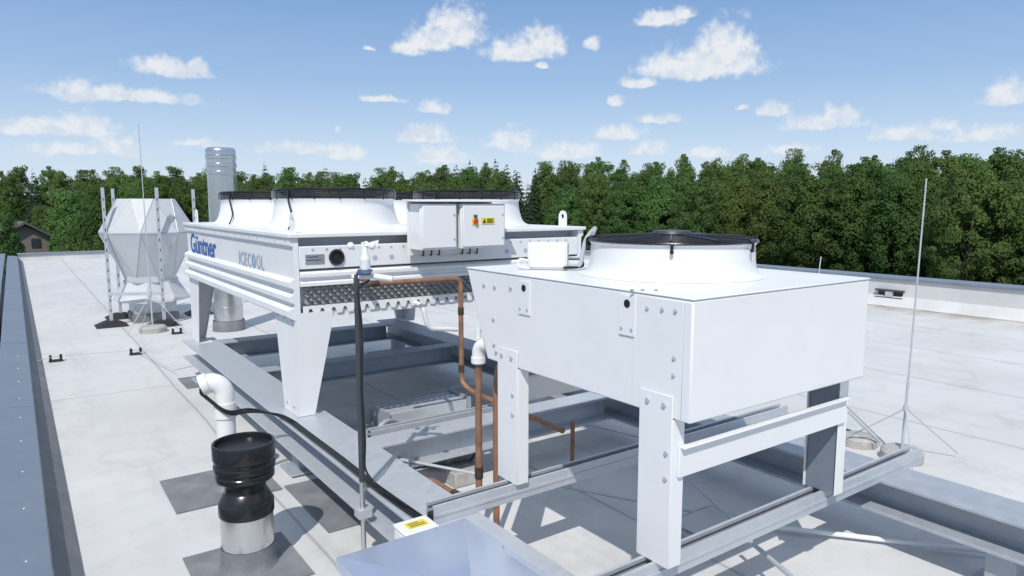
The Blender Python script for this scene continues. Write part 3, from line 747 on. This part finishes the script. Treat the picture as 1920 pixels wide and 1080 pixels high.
for k in range(3): MB().box(jx0 + .04, jx1 - .035 - .02 * (k == 2), jy0 + .037 + k * .014, jy0 + .042 + k * .014, ZB + .0922, ZB + .0928).build('print_line', 'pole', yl)

# ------------------------------------------------------------------ stainless chimney
q = onz(430, 618)
ch = thing('chimney_pipe', 'tall stainless steel chimney pipe rising behind the large cooler', 'chimney', (q.x, q.y, 0))
MB().lathe([(.21, .002), (.205, .1), (.2, .14)], q.x, q.y, 40).build('base_wrap', 'patch', ch)
m = MB().lathe([(.185, .12), (.185, .3), (.19, .305), (.19, .33), (.182, .335), (.182, 1.25), (.187, 1.255), (.187, 1.29), (.182, 1.295), (.182, 2.22)], q.x, q.y, 48)
m.build('pipe', 'stainless', ch, ang=25)
for z in (2.1, 2.2, 2.3):
    MB().lathe([(.183, z - .02), (.193, z - .015), (.193, z + .02), (.183, z + .026)], q.x, q.y, 48).build('clamp_band', 'stainless', ch)
MB().lathe([(.184, 2.2), (.184, 2.33), (.19, 2.335), (.19, 2.38), (.186, 2.40), (.168, 2.425), (.16, 2.43), (.155, 2.35), (.02, 2.34)], q.x, q.y, 48, cap_top=True).build('top_cap', 'stainless', ch, ang=25)

# ------------------------------------------------------------------ faceted air cowl
q = onz(288, 598); qx, qy = q.x, q.y
ac = thing('air_cowl', 'faceted octagonal pale ventilation cowl strapped between upright channels', 'ventilation cowl', (qx, qy, 0))
MB().box(qx - .30, qx + .30, qy - .30, qy + .30, .0, .12).build('curb', 'patch', ac)
MB().box(qx - .28, qx + .28, qy - .28, qy + .28, .12, .28).build('base', 'galv', ac, bevel=.01)
MB().lathe([(.52, .30), (.51, .33), (.36, .58)], qx, qy, 8, ph=.1 + R(22.5)).build('skirt', 'poly', ac, flat=True)
MB().lathe([(.355, .58), (.355, .66), (.64, 1.28)], qx, qy, 8, twist=[0, 0, R(22.5)], ph=.1).build('lower_hood', 'poly', ac, flat=True)
MB().lathe([(.64, 1.30), (.38, 1.77)], qx, qy, 8, twist=[R(22.5), R(0)], cap_top=True, ph=.1).build('upper_hood', 'poly', ac, flat=True)
MB().lathe([(.638, 1.279), (.646, 1.281), (.646, 1.299), (.638, 1.301)], qx, qy, 8, ph=.1 + R(22.5)).build('rim', 'galv', ac, flat=True)
MB().lathe([(.362, .565), (.378, .57), (.378, .60), (.362, .605)], qx, qy, 8, ph=.1).build('collar', 'galv', ac, flat=True)
for k in range(8):
    a0 = .1 + R(22.5) + k * math.pi / 4
    P0 = Vector((qx + .64 * math.cos(a0), qy + .64 * math.sin(a0), 1.30))
    for a_ in (a0 - R(22.5), a0 + R(22.5)):
        MB().tube([P0, Vector((qx + .382 * math.cos(a_), qy + .382 * math.sin(a_), 1.772))], .005, 5).build('panel_edge', 'galv', ac)
        MB().tube([Vector((P0.x, P0.y, 1.28)), Vector((qx + .357 * math.cos(a_), qy + .357 * math.sin(a_), .66))], .005, 5).build('panel_edge', 'galv', ac)
for la, fo in ((-.55, .12), (-.29, -.58), (.42, -.52), (.46, .5)):
    b = Vector((qx, qy, 0)) + RT * la + FW * fo
    m = MB()
    m.prism([b + Vector((x, y, .07)) for x, y in ((-.02, -.02), (.02, -.02), (.02, .02), (.013, .02), (.013, -.013), (-.013, -.013), (-.013, .02), (-.02, .02))], (0, 0, 1.85))
    up_ = m.build('upright_channel', 'galv', ac)
    for k in range(12): MB().box(b.x - .006, b.x + .006, b.y - .0215, b.y - .0202, .2 + k * .14, .24 + k * .14).build('slot', 'pole', up_)
    pd = MB(); w = .2
    pd.hexa([(b.x + i * r_, b.y + j * r_, z) for z, r_ in ((.001, w), (.075, .07)) for j in (-1, 1) for i in (-1, 1)])
    pd.build('foot_pad', 'rubber', ac)
MB().bar(Vector((qx, qy, .45)) - RT * .29 - FW * .60, Vector((qx, qy, .45)) + RT * .42 - FW * .54, .03, .04).build('cross_channel', 'galv', ac)

# ------------------------------------------------------------------ lightning rods
def rod(base, h, tilt, label, r=.008, fr_=.14):
    b = Vector(base)
    t = thing('lightning_rod', label, 'lightning rod', b)
    MB().lathe([(fr_, .001), (fr_, .06), (fr_ - .02, .08), (.03, .09)], b.x, b.y, 28, cap_top=True).build('concrete_foot', 'concrete', t)
    top = b + Vector((tilt[0], tilt[1], h))
    MB().tube([b + Vector((0, 0, .09)), b.lerp(top, .3), b.lerp(top, .31), top], [r * 1.25, r * 1.25, r * .8, r * .6], 8).build('rod', 'galv', t)
    MB().cyl(b.lerp(top, .18), b.lerp(top, .2), r * 2.2, n=10).build('clamp', 'galv', t)
    for a in (100, 215, 330):
        d = Vector((math.cos(R(a)), math.sin(R(a)), 0))
        MB().tube([b.lerp(top, .19), b + d * .4 + Vector((0, 0, .03))], .005, 6).build('strut', 'galv', t)
qr = onz(1690, 862)
rod(qr, 1.86, (.03, -.02), 'tall thin lightning rod on a round concrete foot at right', fr_=.13)
d = qr + RT * -.14 + FW * .3
tag(MB().lathe([(.12, .001), (.12, .055), (.10, .07), (.02, .075)], d.x, d.y, 24, cap_top=True).build('ballast_block', 'concrete', org=(d.x, d.y, 0)), 'round concrete ballast block behind the foot of the right lightning rod', 'ballast block')
ql = onz(287, 622)
rod(ql, 2.72, (-.02, 0), 'tall thin lightning rod on a concrete foot in front of the faceted cowl', fr_=.17)
q3 = onx(1541, 505, 11.9)
tag(MB().cyl((q3.x - .15, q3.y, .0), (q3.x - .05, q3.y, .75), .01, n=8).build('lightning_rod', 'galv', org=(q3.x, q3.y, 0)), 'short thin rod standing against the far right parapet', 'lightning rod')

clips = [(105, 678, 'black conductor clip nearest the left parapet'), (255, 665, 'black conductor clip in front of the faceted cowl'), (647, 630, 'black conductor clip under the large cooler'), (1582, 826, 'black conductor clip behind the right leg of the small condenser'), (332, 626, 'black conductor clip beside the concrete foot of the left lightning rod'), (492, 655, 'black conductor clip just behind the near leg of the large cooler')]
pts = {}
for px, py, lab in clips:
    q = onz(px, py)
    t = thing('conductor_clip', lab, 'clip', q)
    MB().box(q.x - .065, q.x + .065, q.y - .035, q.y + .035, .001, .022).build('base', 'rubber', t, bevel=.008)
    for x in (-.06, .035): MB().box(q.x + x, q.x + x + .025, q.y - .02, q.y + .02, .022, .075).build('jaw', 'rubber', t, bevel=.004)
    pts[px] = Vector((q.x, q.y, .055))
w = [Vector((.1, pts[105].y - .1, .05)), pts[105], pts[255], Vector((1.2, 7.5, .05)), Vector((1.7, 7.7, .05))]
tag(MB().tube(w, .004, 6).build('conductor_wire', 'galv', org=pts[255]), 'thin lightning conductor wire crossing the left part of the roof', 'wire')
w = [qr + Vector((0, .1, .05)), pts[1582], pts[1582] + Vector((-1.2, .5, .0)), pts[1582] + Vector((-1.8, 3, .0))]
tag(MB().tube(w, .004, 6).build('conductor_wire', 'galv', org=pts[1582]), 'thin lightning conductor wire leading away from the right lightning rod', 'wire')
def bar2(a, b, r, label, m='galv', za=.06, zb=.06):
    A, B = onz(*a, za), onz(*b, zb)
    tag(MB().tube([A, B], r, 8).build('brace_rod', m, org=(A + B) / 2), label, 'brace')
bar2((708, 853), (892, 888), .009, 'thin steel brace rod left of the copper risers', 'galv', .25, .2)
bar2((1300, 906), (1372, 974), .009, 'thin steel brace rod behind the near leg of the small condenser', 'galv', .12, .12)
bar2((1050, 912), (1380, 975), .007, 'thin wire stay running low under the small condenser', 'galv', .05, .05)
bar2((1400, 1010), (1500, 1095), .011, 'steel rod below the foreground rail', 'galv', .15, .15)
bar2((1450, 988), (1990, 1050), .013, 'pale conduit lying on the roof at bottom right', 'white2', .03, .03)
bar2((1590, 772), (1650, 830), .008, 'slanting thin stay left of the right lightning rod', 'galv', .3, .05)
q = onz(1330, 1000)
hv = thing('roof_hatch', 'low metal framed roof outlet under the small condenser', 'roof outlet', q)
MB().box(q.x - .2, q.x + .2, q.y - .16, q.y + .16, .001, .05).build('frame', 'galv_dark', hv, bevel=.01)
MB().box(q.x - .16, q.x + .16, q.y - .12, q.y + .12, .0505, .065).build('cover', 'upstand', hv, bevel=.006)

# ------------------------------------------------------------------ clutter under cooler
q = onz(800, 880)
de = thing('duct_elbow', 'galvanised segmented duct elbow lying on the roof under the large cooler', 'duct', q)
path = fillet([q + Vector((-.12, .32, .135)), q + Vector((0.0, .05, .135)), q + Vector((.3, .0, .135))], .22, 4)
MB().tube(path, .13, 24, caps=False).build('elbow', 'stainless', de, ang=8)
for i, nm in ((0, 'seam_band'), (3, 'seam_band'), (5, 'seam_band')):
    pd_ = (path[min(i + 1, len(path) - 1)] - path[max(i - 1, 0)]).normalized()
    MB().tube([path[i] - pd_ * .012, path[i] + pd_ * .012], .136, 24).build(nm, 'galv', de)
MB().tube([path[-1], path[-1] + Vector((.03, 0, 0))], .137, 24).build('flange', 'galv_dark', de)
q = onz(712, 812)
sc = thing('sheet_cover', 'folded galvanised sheet metal cover lying upside down under the large cooler', 'metal cover', q)
x0, x1, y0, y1 = q.x - .36, q.x + .36, q.y - .2, q.y + .22
MB().box(x0, x1, y0, y1, .01, .016).build('sheet', 'galv', sc)
for a_, b_, c_, d_ in ((x0, x1, y0 - .004, y0 - .0005), (x0, x1, y1 + .0005, y1 + .004), (x0 - .004, x0 - .0005, y0, y1), (x1 + .0005, x1 + .004, y0, y1)):
    MB().box(a_, b_, c_, d_, .002, .12).build('flange', 'galv', sc)
q = onz(868, 905)
tag(MB().box(q.x - .09, q.x + .09, q.y - .06, q.y + .06, .001, .09).build('concrete_block', 'concrete', org=q, bevel=.006), 'small concrete block behind the copper risers', 'block')
q = onz(785, 790)
dsn = thing('duct_section', 'flat galvanised duct section lying behind the sheet metal cover', 'duct', q)
MB().box(q.x - .32, q.x + .36, q.y - .14, q.y + .16, .004, .15).build('casing', 'galv', dsn, bevel=.004)
for xx in (q.x - .345, q.x + .362): MB().box(xx, xx + .022, q.y - .165, q.y + .185, .002, .172).build('flange', 'galv_dark', dsn)
q = onz(838, 760)
tag(MB().bar(q + Vector((-.25, .3, .02)), q + Vector((.15, -.2, .22)), .05, .02).build('sheet_strip', 'galv', org=q), 'narrow steel strip leaning on the flat duct section', 'strip')

# ------------------------------------------------------------------ trees
def crown_mesh(name, seed, h=14., rx=3.6, base=2.6, kind='broad', nl=7500):
    g = np.random.default_rng(seed)
    if kind == 'broad':
        rz = (h - base) / 2; zc = base + rz
        nc = 260
        d = g.normal(size=(nc, 3)); d /= np.linalg.norm(d, axis=1)[:, None]
        rad = g.uniform(.5, .97, nc) ** .5
        lump = 1 + .2 * np.sin(d[:, 0] * 3 + seed) * np.cos(d[:, 1] * 4 + seed * 2) + .1 * g.normal(size=nc)
        C = d * rad[:, None] * lump[:, None] * np.array([rx, rx, rz]) * .92
        C[:, 2] += zc
        taper = 1 - (.2 + .07 * (seed % 4)) * np.clip((C[:, 2] - zc) / rz, -1, 1)
        C[:, :2] *= taper[:, None]
        cr = g.uniform(.35, .95, nc)
        tone = np.clip(g.normal(.5, .18, nc), 0, 1)
        idx = g.integers(0, nc, nl)
        n = g.normal(size=(nl, 3)); n[:, 2] += .3; n /= np.linalg.norm(n, axis=1)[:, None]
        P = C[idx] + n * (cr[idx] * g.uniform(.7, 1.12, nl))[:, None] * np.array([1, 1, .8])
        over = P[:, 2] > h
        P[over, 2] = h - g.uniform(0, .7, over.sum())
        sz = g.uniform(.075, .15, nl)
        tn = np.clip(tone[idx] + g.normal(0, .1, nl), 0, 1)
        nn = n + g.normal(size=(nl, 3)) * .35
        big = (P - np.array([0, 0, zc - rz * .3])) / np.array([rx, rx, rz]); big /= np.linalg.norm(big, axis=1)[:, None] + 1e-6
        SN = n * .55 + big * .8 + g.normal(size=(nl, 3)) * .1
    else:
        u = 1 - np.sqrt(g.uniform(0, 1, nl)) * .999
        u = u * .7 + .3 * g.uniform(0, 1, nl)
        tiers = 26
        tz = (np.floor(u * tiers) + g.uniform(0, .7, nl)) / tiers
        tz = np.clip(tz, 0, .995)
        rr = rx * (1 - tz) ** .95 + .1
        a = g.uniform(0, 2 * np.pi, nl)
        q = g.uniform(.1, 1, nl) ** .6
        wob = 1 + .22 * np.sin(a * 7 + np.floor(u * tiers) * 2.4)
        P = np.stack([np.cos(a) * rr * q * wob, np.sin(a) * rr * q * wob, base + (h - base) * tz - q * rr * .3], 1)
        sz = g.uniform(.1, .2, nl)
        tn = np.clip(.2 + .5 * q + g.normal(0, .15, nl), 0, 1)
        nn = np.stack([np.cos(a) * .6, np.sin(a) * .6, np.ones(nl)], 1) + g.normal(size=(nl, 3)) * .3
        SN = np.stack([np.cos(a) * .9, np.sin(a) * .9, np.full(nl, .6)], 1)
    nn /= np.linalg.norm(nn, axis=1)[:, None]
    SN /= np.linalg.norm(SN, axis=1)[:, None]
    fl_ = (nn * SN).sum(1) < 0.05
    nn[fl_] = SN[fl_]
    t = np.cross(nn, g.normal(size=(nl, 3))); t /= np.linalg.norm(t, axis=1)[:, None]
    b = np.cross(nn, t)
    Q = np.stack([P - t * sz[:, None], P - b * sz[:, None] * .65, P + t * sz[:, None], P + b * sz[:, None] * .65], 1).reshape(-1, 3)
    me = bpy.data.meshes.new(name)
    me.from_pydata(Q.tolist(), [], np.arange(nl * 4).reshape(-1, 4).tolist())
    at = me.attributes.new('tone', 'FLOAT', 'FACE'); at.data.foreach_set('value', tn.astype(np.float32))
    me.polygons.foreach_set('use_smooth', [True] * nl)
    me.normals_split_custom_set(np.repeat(SN, 4, axis=0).tolist())
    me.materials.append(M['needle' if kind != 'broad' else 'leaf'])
    return me
def trunk_mesh(name, seed, h):
    g = random.Random(seed); m = MB()
    pts = [Vector((g.uniform(-.12, .12) * k, g.uniform(-.12, .12) * k, h * .8 * k / 4)) for k in range(5)]
    m.tube(pts, [.28, .23, .18, .12, .05], 8)
    for k in range(7):
        a = g.uniform(0, 6.28); z = h * g.uniform(.25, .6); L_ = g.uniform(1.5, 2.6)
        p0 = Vector((0, 0, z))
        m.tube([p0, p0 + Vector((math.cos(a) * L_ * .5, math.sin(a) * L_ * .5, L_ * .35)), p0 + Vector((math.cos(a) * L_, math.sin(a) * L_, L_ * .9))], [.1, .07, .03], 6)
    bmesh.ops.recalc_face_normals(m.bm, faces=m.bm.faces[:])
    me = bpy.data.meshes.new(name); m.bm.to_mesh(me); m.bm.free(); me.materials.append(M['bark']); return me
BRO = [crown_mesh('broad_crown', 20 + i, 14, [3.5, 4.0, 3.0, 3.8, 2.8, 4.2, 3.3][i], [1.6, 2.0, 1.4, 1.8, 1.6, 2.2, 1.2][i], 'broad', 26000) for i in range(7)]
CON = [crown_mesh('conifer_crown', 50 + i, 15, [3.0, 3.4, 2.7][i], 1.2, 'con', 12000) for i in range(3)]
TRK = [trunk_mesh('tree_trunk', 70 + i, 14) for i in range(3)]
def tree(x, y, kind, s, label, group, name=None, zs=1.0):
    nm = name or ('conifer_tree' if kind == 'con' else 'broadleaf_tree')
    r = thing(nm, label, 'tree', (x, y, -9), group)
    r.rotation_euler[2] = random.uniform(0, 6.28); r.scale = (s, s, s * zs)
    c = bpy.data.objects.new('crown', random.choice(CON if kind == 'con' else BRO)); COL.objects.link(c); c.parent = r
    t = bpy.data.objects.new('trunk', random.choice(TRK)); COL.objects.link(t); t.parent = r
    return r
def polar(az, d): return math.cos(R(az)) * d, math.sin(R(az)) * d
def top_at(px, py, d):
    r_ = ray(px, py); return H + r_.z / math.hypot(r_.x, r_.y) * d
def D(az): return 66 + max(0, (az - 18)) / 73 * 58
random.seed(21)
for row, (off, dy) in enumerate(((0, 30), (7, 15), (16, 5), (30, -1))):
    az = 4.0 + row * 1.3
    while az < 104:
        d = D(az) + off + random.uniform(-3, 3)
        px = 960 + F * math.tan(R(54.5 - az))
        if row < 2 and 85.5 < az < 96: az += 1.5; continue
        ytop = 314 - 36 * min(1, max(0, (px - 800) / 900)) + dy + random.uniform(-7, 13)
        x, y = polar(az, d)
        hgt = top_at(min(max(px, 0), 1920), ytop, d) + 9
        con = random.random() < (.03 if az < 45 else .12)
        s = random.uniform(.72, 1.0) * (1.0 if row < 2 else 1.12)
        if az < 50: lab, grp = ('%s in the forest edge beyond the right parapet', 'trees beyond the right parapet')
        else: lab, grp = ('%s in the forest beyond the far end of the roof', 'trees beyond the far parapet')
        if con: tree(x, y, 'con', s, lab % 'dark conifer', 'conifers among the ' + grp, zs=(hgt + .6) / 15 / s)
        else: tree(x, y, 'broad', s, lab % 'green broadleaf tree', 'broadleaf ' + grp, zs=hgt / 14 / s)
        az += (4.1 + random.uniform(-.9, .9)) / d * 57.3 * (1.0 if row < 3 else 1.1)
def at_px(px, d):
    q = ray(px, 380); q.z = 0; q.normalize(); return q * d
for px, ytop, d in ((856, 300, 134), (882, 295, 133), (906, 302, 135), (930, 292, 134), (950, 299, 136), (500, 300, 144), (612, 306, 146), (1472, 282, 114), (1496, 278, 116), (1010, 306, 130)):
    q = at_px(px, d)
    s = (top_at(px, ytop, d) + 9) / 15
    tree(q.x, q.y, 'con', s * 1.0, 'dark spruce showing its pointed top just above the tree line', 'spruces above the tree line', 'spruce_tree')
for px, ytop, d, kind, lab, nm in ((142, 358, 66, 'broad', 'pale green tree standing left of the faceted cowl', None), (186, 372, 64, 'broad', 'bushy green tree just behind the faceted cowl', None), (2, 400, 54, 'broad', 'dark bushy tree left of the brown roofed house', None), (82, 385, 92, 'broad', 'round tree behind the brown roofed house', None)):
    q = at_px(px, d)
    s = (top_at(px, ytop, d) + 9) / 14
    sc_ = .45 if px < 20 else s
    tree(q.x, q.y, kind, sc_, lab, None, nm, zs=s / sc_)
for px, ytop, d in ((92, 462, 50), (122, 458, 52), (148, 452, 52), (175, 448, 52), (202, 447, 54)):
    q = at_px(px, d)
    s = (top_at(px, ytop, d) + 9) / 14
    tree(q.x, q.y, 'broad', s * .6, 'low light green bush beyond the far left parapet', 'bushes beyond the far left parapet', 'leafy_bush', zs=1 / .6)
# house
q = at_px(42, 64)
rz = top_at(42, 420, 64); ez = rz - .95
hs = thing('brown_house', 'small house with grey brown gabled roof among trees at far left', 'house', (q.x, q.y, -9))
a = Vector((q.x, q.y, 0))
wv, lv = Vector((1, .15, 0)).normalized(), Vector((-.15, 1, 0)).normalized()
hw, hl_ = 1.5, 4
m = MB()
m.prism([a - wv * hw + Vector((0, 0, -9)), a + wv * hw + Vector((0, 0, -9)), a + wv * hw + Vector((0, 0, ez)), a + Vector((0, 0, rz - .12)), a - wv * hw + Vector((0, 0, ez))], lv * hl_ * 2)
m.build('wall', 'brick', hs)
m = MB(); ov = .3
sl = (rz - ez) / hw
p0 = Vector((0, 0, rz)); rf = [a - lv * .4 + v for v in (p0, wv * (hw + ov) + Vector((0, 0, rz - sl * (hw + ov))), wv * (hw + ov) + Vector((0, 0, rz + .2 - sl * (hw + ov))), Vector((0, 0, rz + .2)), -wv * (hw + ov) + Vector((0, 0, rz + .2 - sl * (hw + ov))), -wv * (hw + ov) + Vector((0, 0, rz - sl * (hw + ov))))]
m.prism(rf, lv * (hl_ * 2 + .8))
m.build('roof', 'tile', hs)
for i in (-.7, .65):
    MB().bar(a + wv * (i - .3) - lv * .03 + Vector((0, 0, ez - .5)), a + wv * (i + .3) - lv * .03 + Vector((0, 0, ez - .5)), .04, .7).build('window', 'glass', hs)

# ------------------------------------------------------------------ world & sun
w = bpy.data.worlds.new('World'); S.world = w; w.use_nodes = True
nt = w.node_tree; N, L = nt.nodes, nt.links; N.clear()
BGS = .15
out = N.new('ShaderNodeOutputWorld')
EL = R(50); AZX, AZY = -.70, -.714
sky = N.new('ShaderNodeTexSky'); sky.sky_type = 'NISHITA'; sky.sun_disc = False; sky.sun_elevation = EL
sky.sun_rotation = math.atan2(AZX, AZY) % (2 * math.pi)
sky.air_density = 1.0; sky.dust_density = .4; sky.ozone_density = 2.0; sky.altitude = 100
tc = N.new('ShaderNodeTexCoord')
def vm(op, a, b=None):
    n = N.new('ShaderNodeVectorMath'); n.operation = op
    for i, v in enumerate((a, b)):
        if v is None: continue
        if isinstance(v, tuple): n.inputs[i].default_value = v
        else: L.new(v, n.inputs[i])
    return n
def mth(op, a, b=None):
    n = N.new('ShaderNodeMath'); n.operation = op
    for i, v in enumerate((a, b)):
        if v is None: continue
        if isinstance(v, (int, float)): n.inputs[i].default_value = v
        else: L.new(v, n.inputs[i])
    return n.outputs[0]
def noise(scale, vec, detail=6, rough=.6):
    n = N.new('ShaderNodeTexNoise'); n.inputs['Scale'].default_value = scale; n.inputs['Detail'].default_value = detail; n.inputs['Roughness'].default_value = rough
    L.new(vec, n.inputs['Vector']); return n
dirv = tc.outputs['Generated']
sz = N.new('ShaderNodeSeparateXYZ'); L.new(dirv, sz.inputs[0])
rp = N.new('ShaderNodeValToRGB'); L.new(sz.outputs[2], rp.inputs[0])
stops = [(0.0, (.64, .745, .87)), (.06, (.56, .69, .86)), (.16, (.34, .51, .77)), (.27, (.215, .375, .67)), (.45, (.38, .48, .65)), (1.0, (.46, .55, .69))]  # top stops, above the view, are brightened to fill the shadows
er = rp.color_ramp.elements
while len(er) < len(stops): er.new(.5)
for e_, (p_, c_) in zip(er, stops): e_.position = p_; e_.color = (*c_, 1)
gs = vm('SCALE', rp.outputs[0]); gs.inputs['Scale'].default_value = 1 / BGS
mk = N.new('ShaderNodeMix'); mk.data_type = 'RGBA'; mk.inputs[0].default_value = .87
L.new(sky.outputs[0], mk.inputs[6]); L.new(gs.outputs[0], mk.inputs[7])
bg0 = N.new('ShaderNodeBackground'); bg0.inputs[1].default_value = BGS; L.new(mk.outputs[2], bg0.inputs[0])
nz = noise(30, dirv, 3, .5)
dis = vm('MULTIPLY', vm('SUBTRACT', nz.outputs['Color'], (.5, .5, .5)).outputs[0], (.024, .024, .014))
dd_ = vm('ADD', dirv, dis.outputs[0]).outputs[0]
clouds = [(850, 50, 52, 36), (805, 72, 44, 24), (768, 92, 30, 12), (980, 92, 62, 22), (1015, 80, 40, 28), (1107, 84, 16, 13), (1235, 35, 40, 15), (1285, 22, 20, 10),
 (1320, 118, 94, 30), (1360, 92, 54, 44), (1255, 122, 48, 22), (1200, 154, 34, 10), (1020, 126, 14, 6), (325, 128, 60, 16), (360, 124, 28, 14), (225, 176, 108, 12), (150, 172, 38, 18),
 (110, 240, 92, 14), (165, 234, 38, 19), (222, 276, 36, 17), (120, 280, 60, 9), (375, 268, 36, 8), (690, 90, 8, 5), (715, 186, 38, 7), (812, 200, 28, 13), (797, 252, 46, 19),
 (560, 278, 72, 11), (640, 284, 38, 15), (822, 292, 48, 16), (960, 262, 42, 22), (1060, 282, 68, 16), (1160, 248, 42, 15), (1156, 187, 13, 9), (1215, 277, 38, 13), (1235, 222, 38, 9),
 (1455, 204, 32, 11), (1540, 228, 60, 15), (1575, 214, 34, 16), (1320, 286, 50, 10), (1700, 250, 54, 14), (1845, 250, 50, 13), (1892, 174, 32, 22), (1768, 235, 20, 9), (1480, 280, 44, 9), (632, 241, 8, 6), (1390, 200, 12, 5)]
prev = None
for px, py, hw, hh in clouds:
    d = ray(px, py + hh * .5).normalized()
    rr = Vector((d.y, -d.x, 0)).normalized(); uu = rr.cross(d).normalized()
    mp = N.new('ShaderNodeMapping'); mp.vector_type = 'TEXTURE'
    mp.inputs['Location'].default_value = d
    mp.inputs['Rotation'].default_value = Matrix((rr, d, uu)).transposed().to_euler()
    mp.inputs['Scale'].default_value = (hw / F * 1.18, 1, hh / F * 1.65)
    L.new(dd_, mp.inputs[0])
    neg = vm('MULTIPLY', mp.outputs[0], (1, 1, -3.0))
    mxv = vm('MAXIMUM', mp.outputs[0], None); L.new(neg.outputs[0], mxv.inputs[1])
    ln = vm('LENGTH', mxv.outputs[0])
    if prev is None: prev = ln.outputs['Value']
    else: prev = mth('MINIMUM', prev, ln.outputs['Value'])
er1 = noise(75, dirv, 5, .52)
prev2 = mth('ADD', prev, mth('MULTIPLY', mth('SUBTRACT', .5, er1.outputs['Fac']), 1.3))
mr = N.new('ShaderNodeMapRange'); mr.interpolation_type = 'SMOOTHSTEP'
mr.inputs[1].default_value = 1.12; mr.inputs[2].default_value = .42; mr.inputs[3].default_value = 0; mr.inputs[4].default_value = 1
L.new(prev2, mr.inputs[0])
hz_ = N.new('ShaderNodeMapRange'); hz_.inputs[1].default_value = .05; hz_.inputs[2].default_value = .2; hz_.inputs[3].default_value = .68; hz_.inputs[4].default_value = .92
L.new(sz.outputs[2], hz_.inputs[0])
dens = mth('MULTIPLY', mr.outputs[0], hz_.outputs[0])
nA = noise(48, dirv, 3); shv = vm('ADD', dirv, (-.006, -.004, .012)); nB = noise(48, shv.outputs[0], 3)
m2 = N.new('ShaderNodeMapRange'); m2.inputs[1].default_value = -.16; m2.inputs[2].default_value = .08
L.new(mth('SUBTRACT', nA.outputs['Fac'], nB.outputs['Fac']), m2.inputs[0])
cc = N.new('ShaderNodeMix'); cc.data_type = 'RGBA'
cc.inputs[6].default_value = (.70 / BGS, .76 / BGS, .84 / BGS, 1); cc.inputs[7].default_value = (.87 / BGS, .885 / BGS, .905 / BGS, 1)
L.new(m2.outputs[0], cc.inputs[0])
mix = N.new('ShaderNodeMix'); mix.data_type = 'RGBA'
L.new(dens, mix.inputs[0]); L.new(mk.outputs[2], mix.inputs[6]); L.new(cc.outputs[2], mix.inputs[7])
bg1 = N.new('ShaderNodeBackground'); bg1.inputs[1].default_value = BGS; L.new(mix.outputs[2], bg1.inputs[0])
dt = vm('DOT_PRODUCT', dirv, (FW.x, FW.y, 0))
sel = mth('MULTIPLY', mth('MULTIPLY', mth('GREATER_THAN', dt.outputs['Value'], .7), mth('GREATER_THAN', sz.outputs[2], 0.0)), mth('LESS_THAN', sz.outputs[2], .36))
mxs = N.new('ShaderNodeMixShader'); L.new(sel, mxs.inputs[0]); L.new(bg0.outputs[0], mxs.inputs[1]); L.new(bg1.outputs[0], mxs.inputs[2])
L.new(mxs.outputs[0], out.inputs[0])

sun = bpy.data.objects.new('sun', bpy.data.lights.new('sun', 'SUN')); COL.objects.link(sun)
sun.data.energy = 3.6; sun.data.angle = R(.55); sun.data.color = (1, .96, .90)
ld = Vector((-AZX * math.cos(EL), -AZY * math.cos(EL), -math.sin(EL)))
sun.rotation_euler = ld.to_track_quat('-Z', 'Y').to_euler()
S.view_settings.view_transform = 'Standard'; S.view_settings.look = 'None'; S.view_settings.exposure = 0
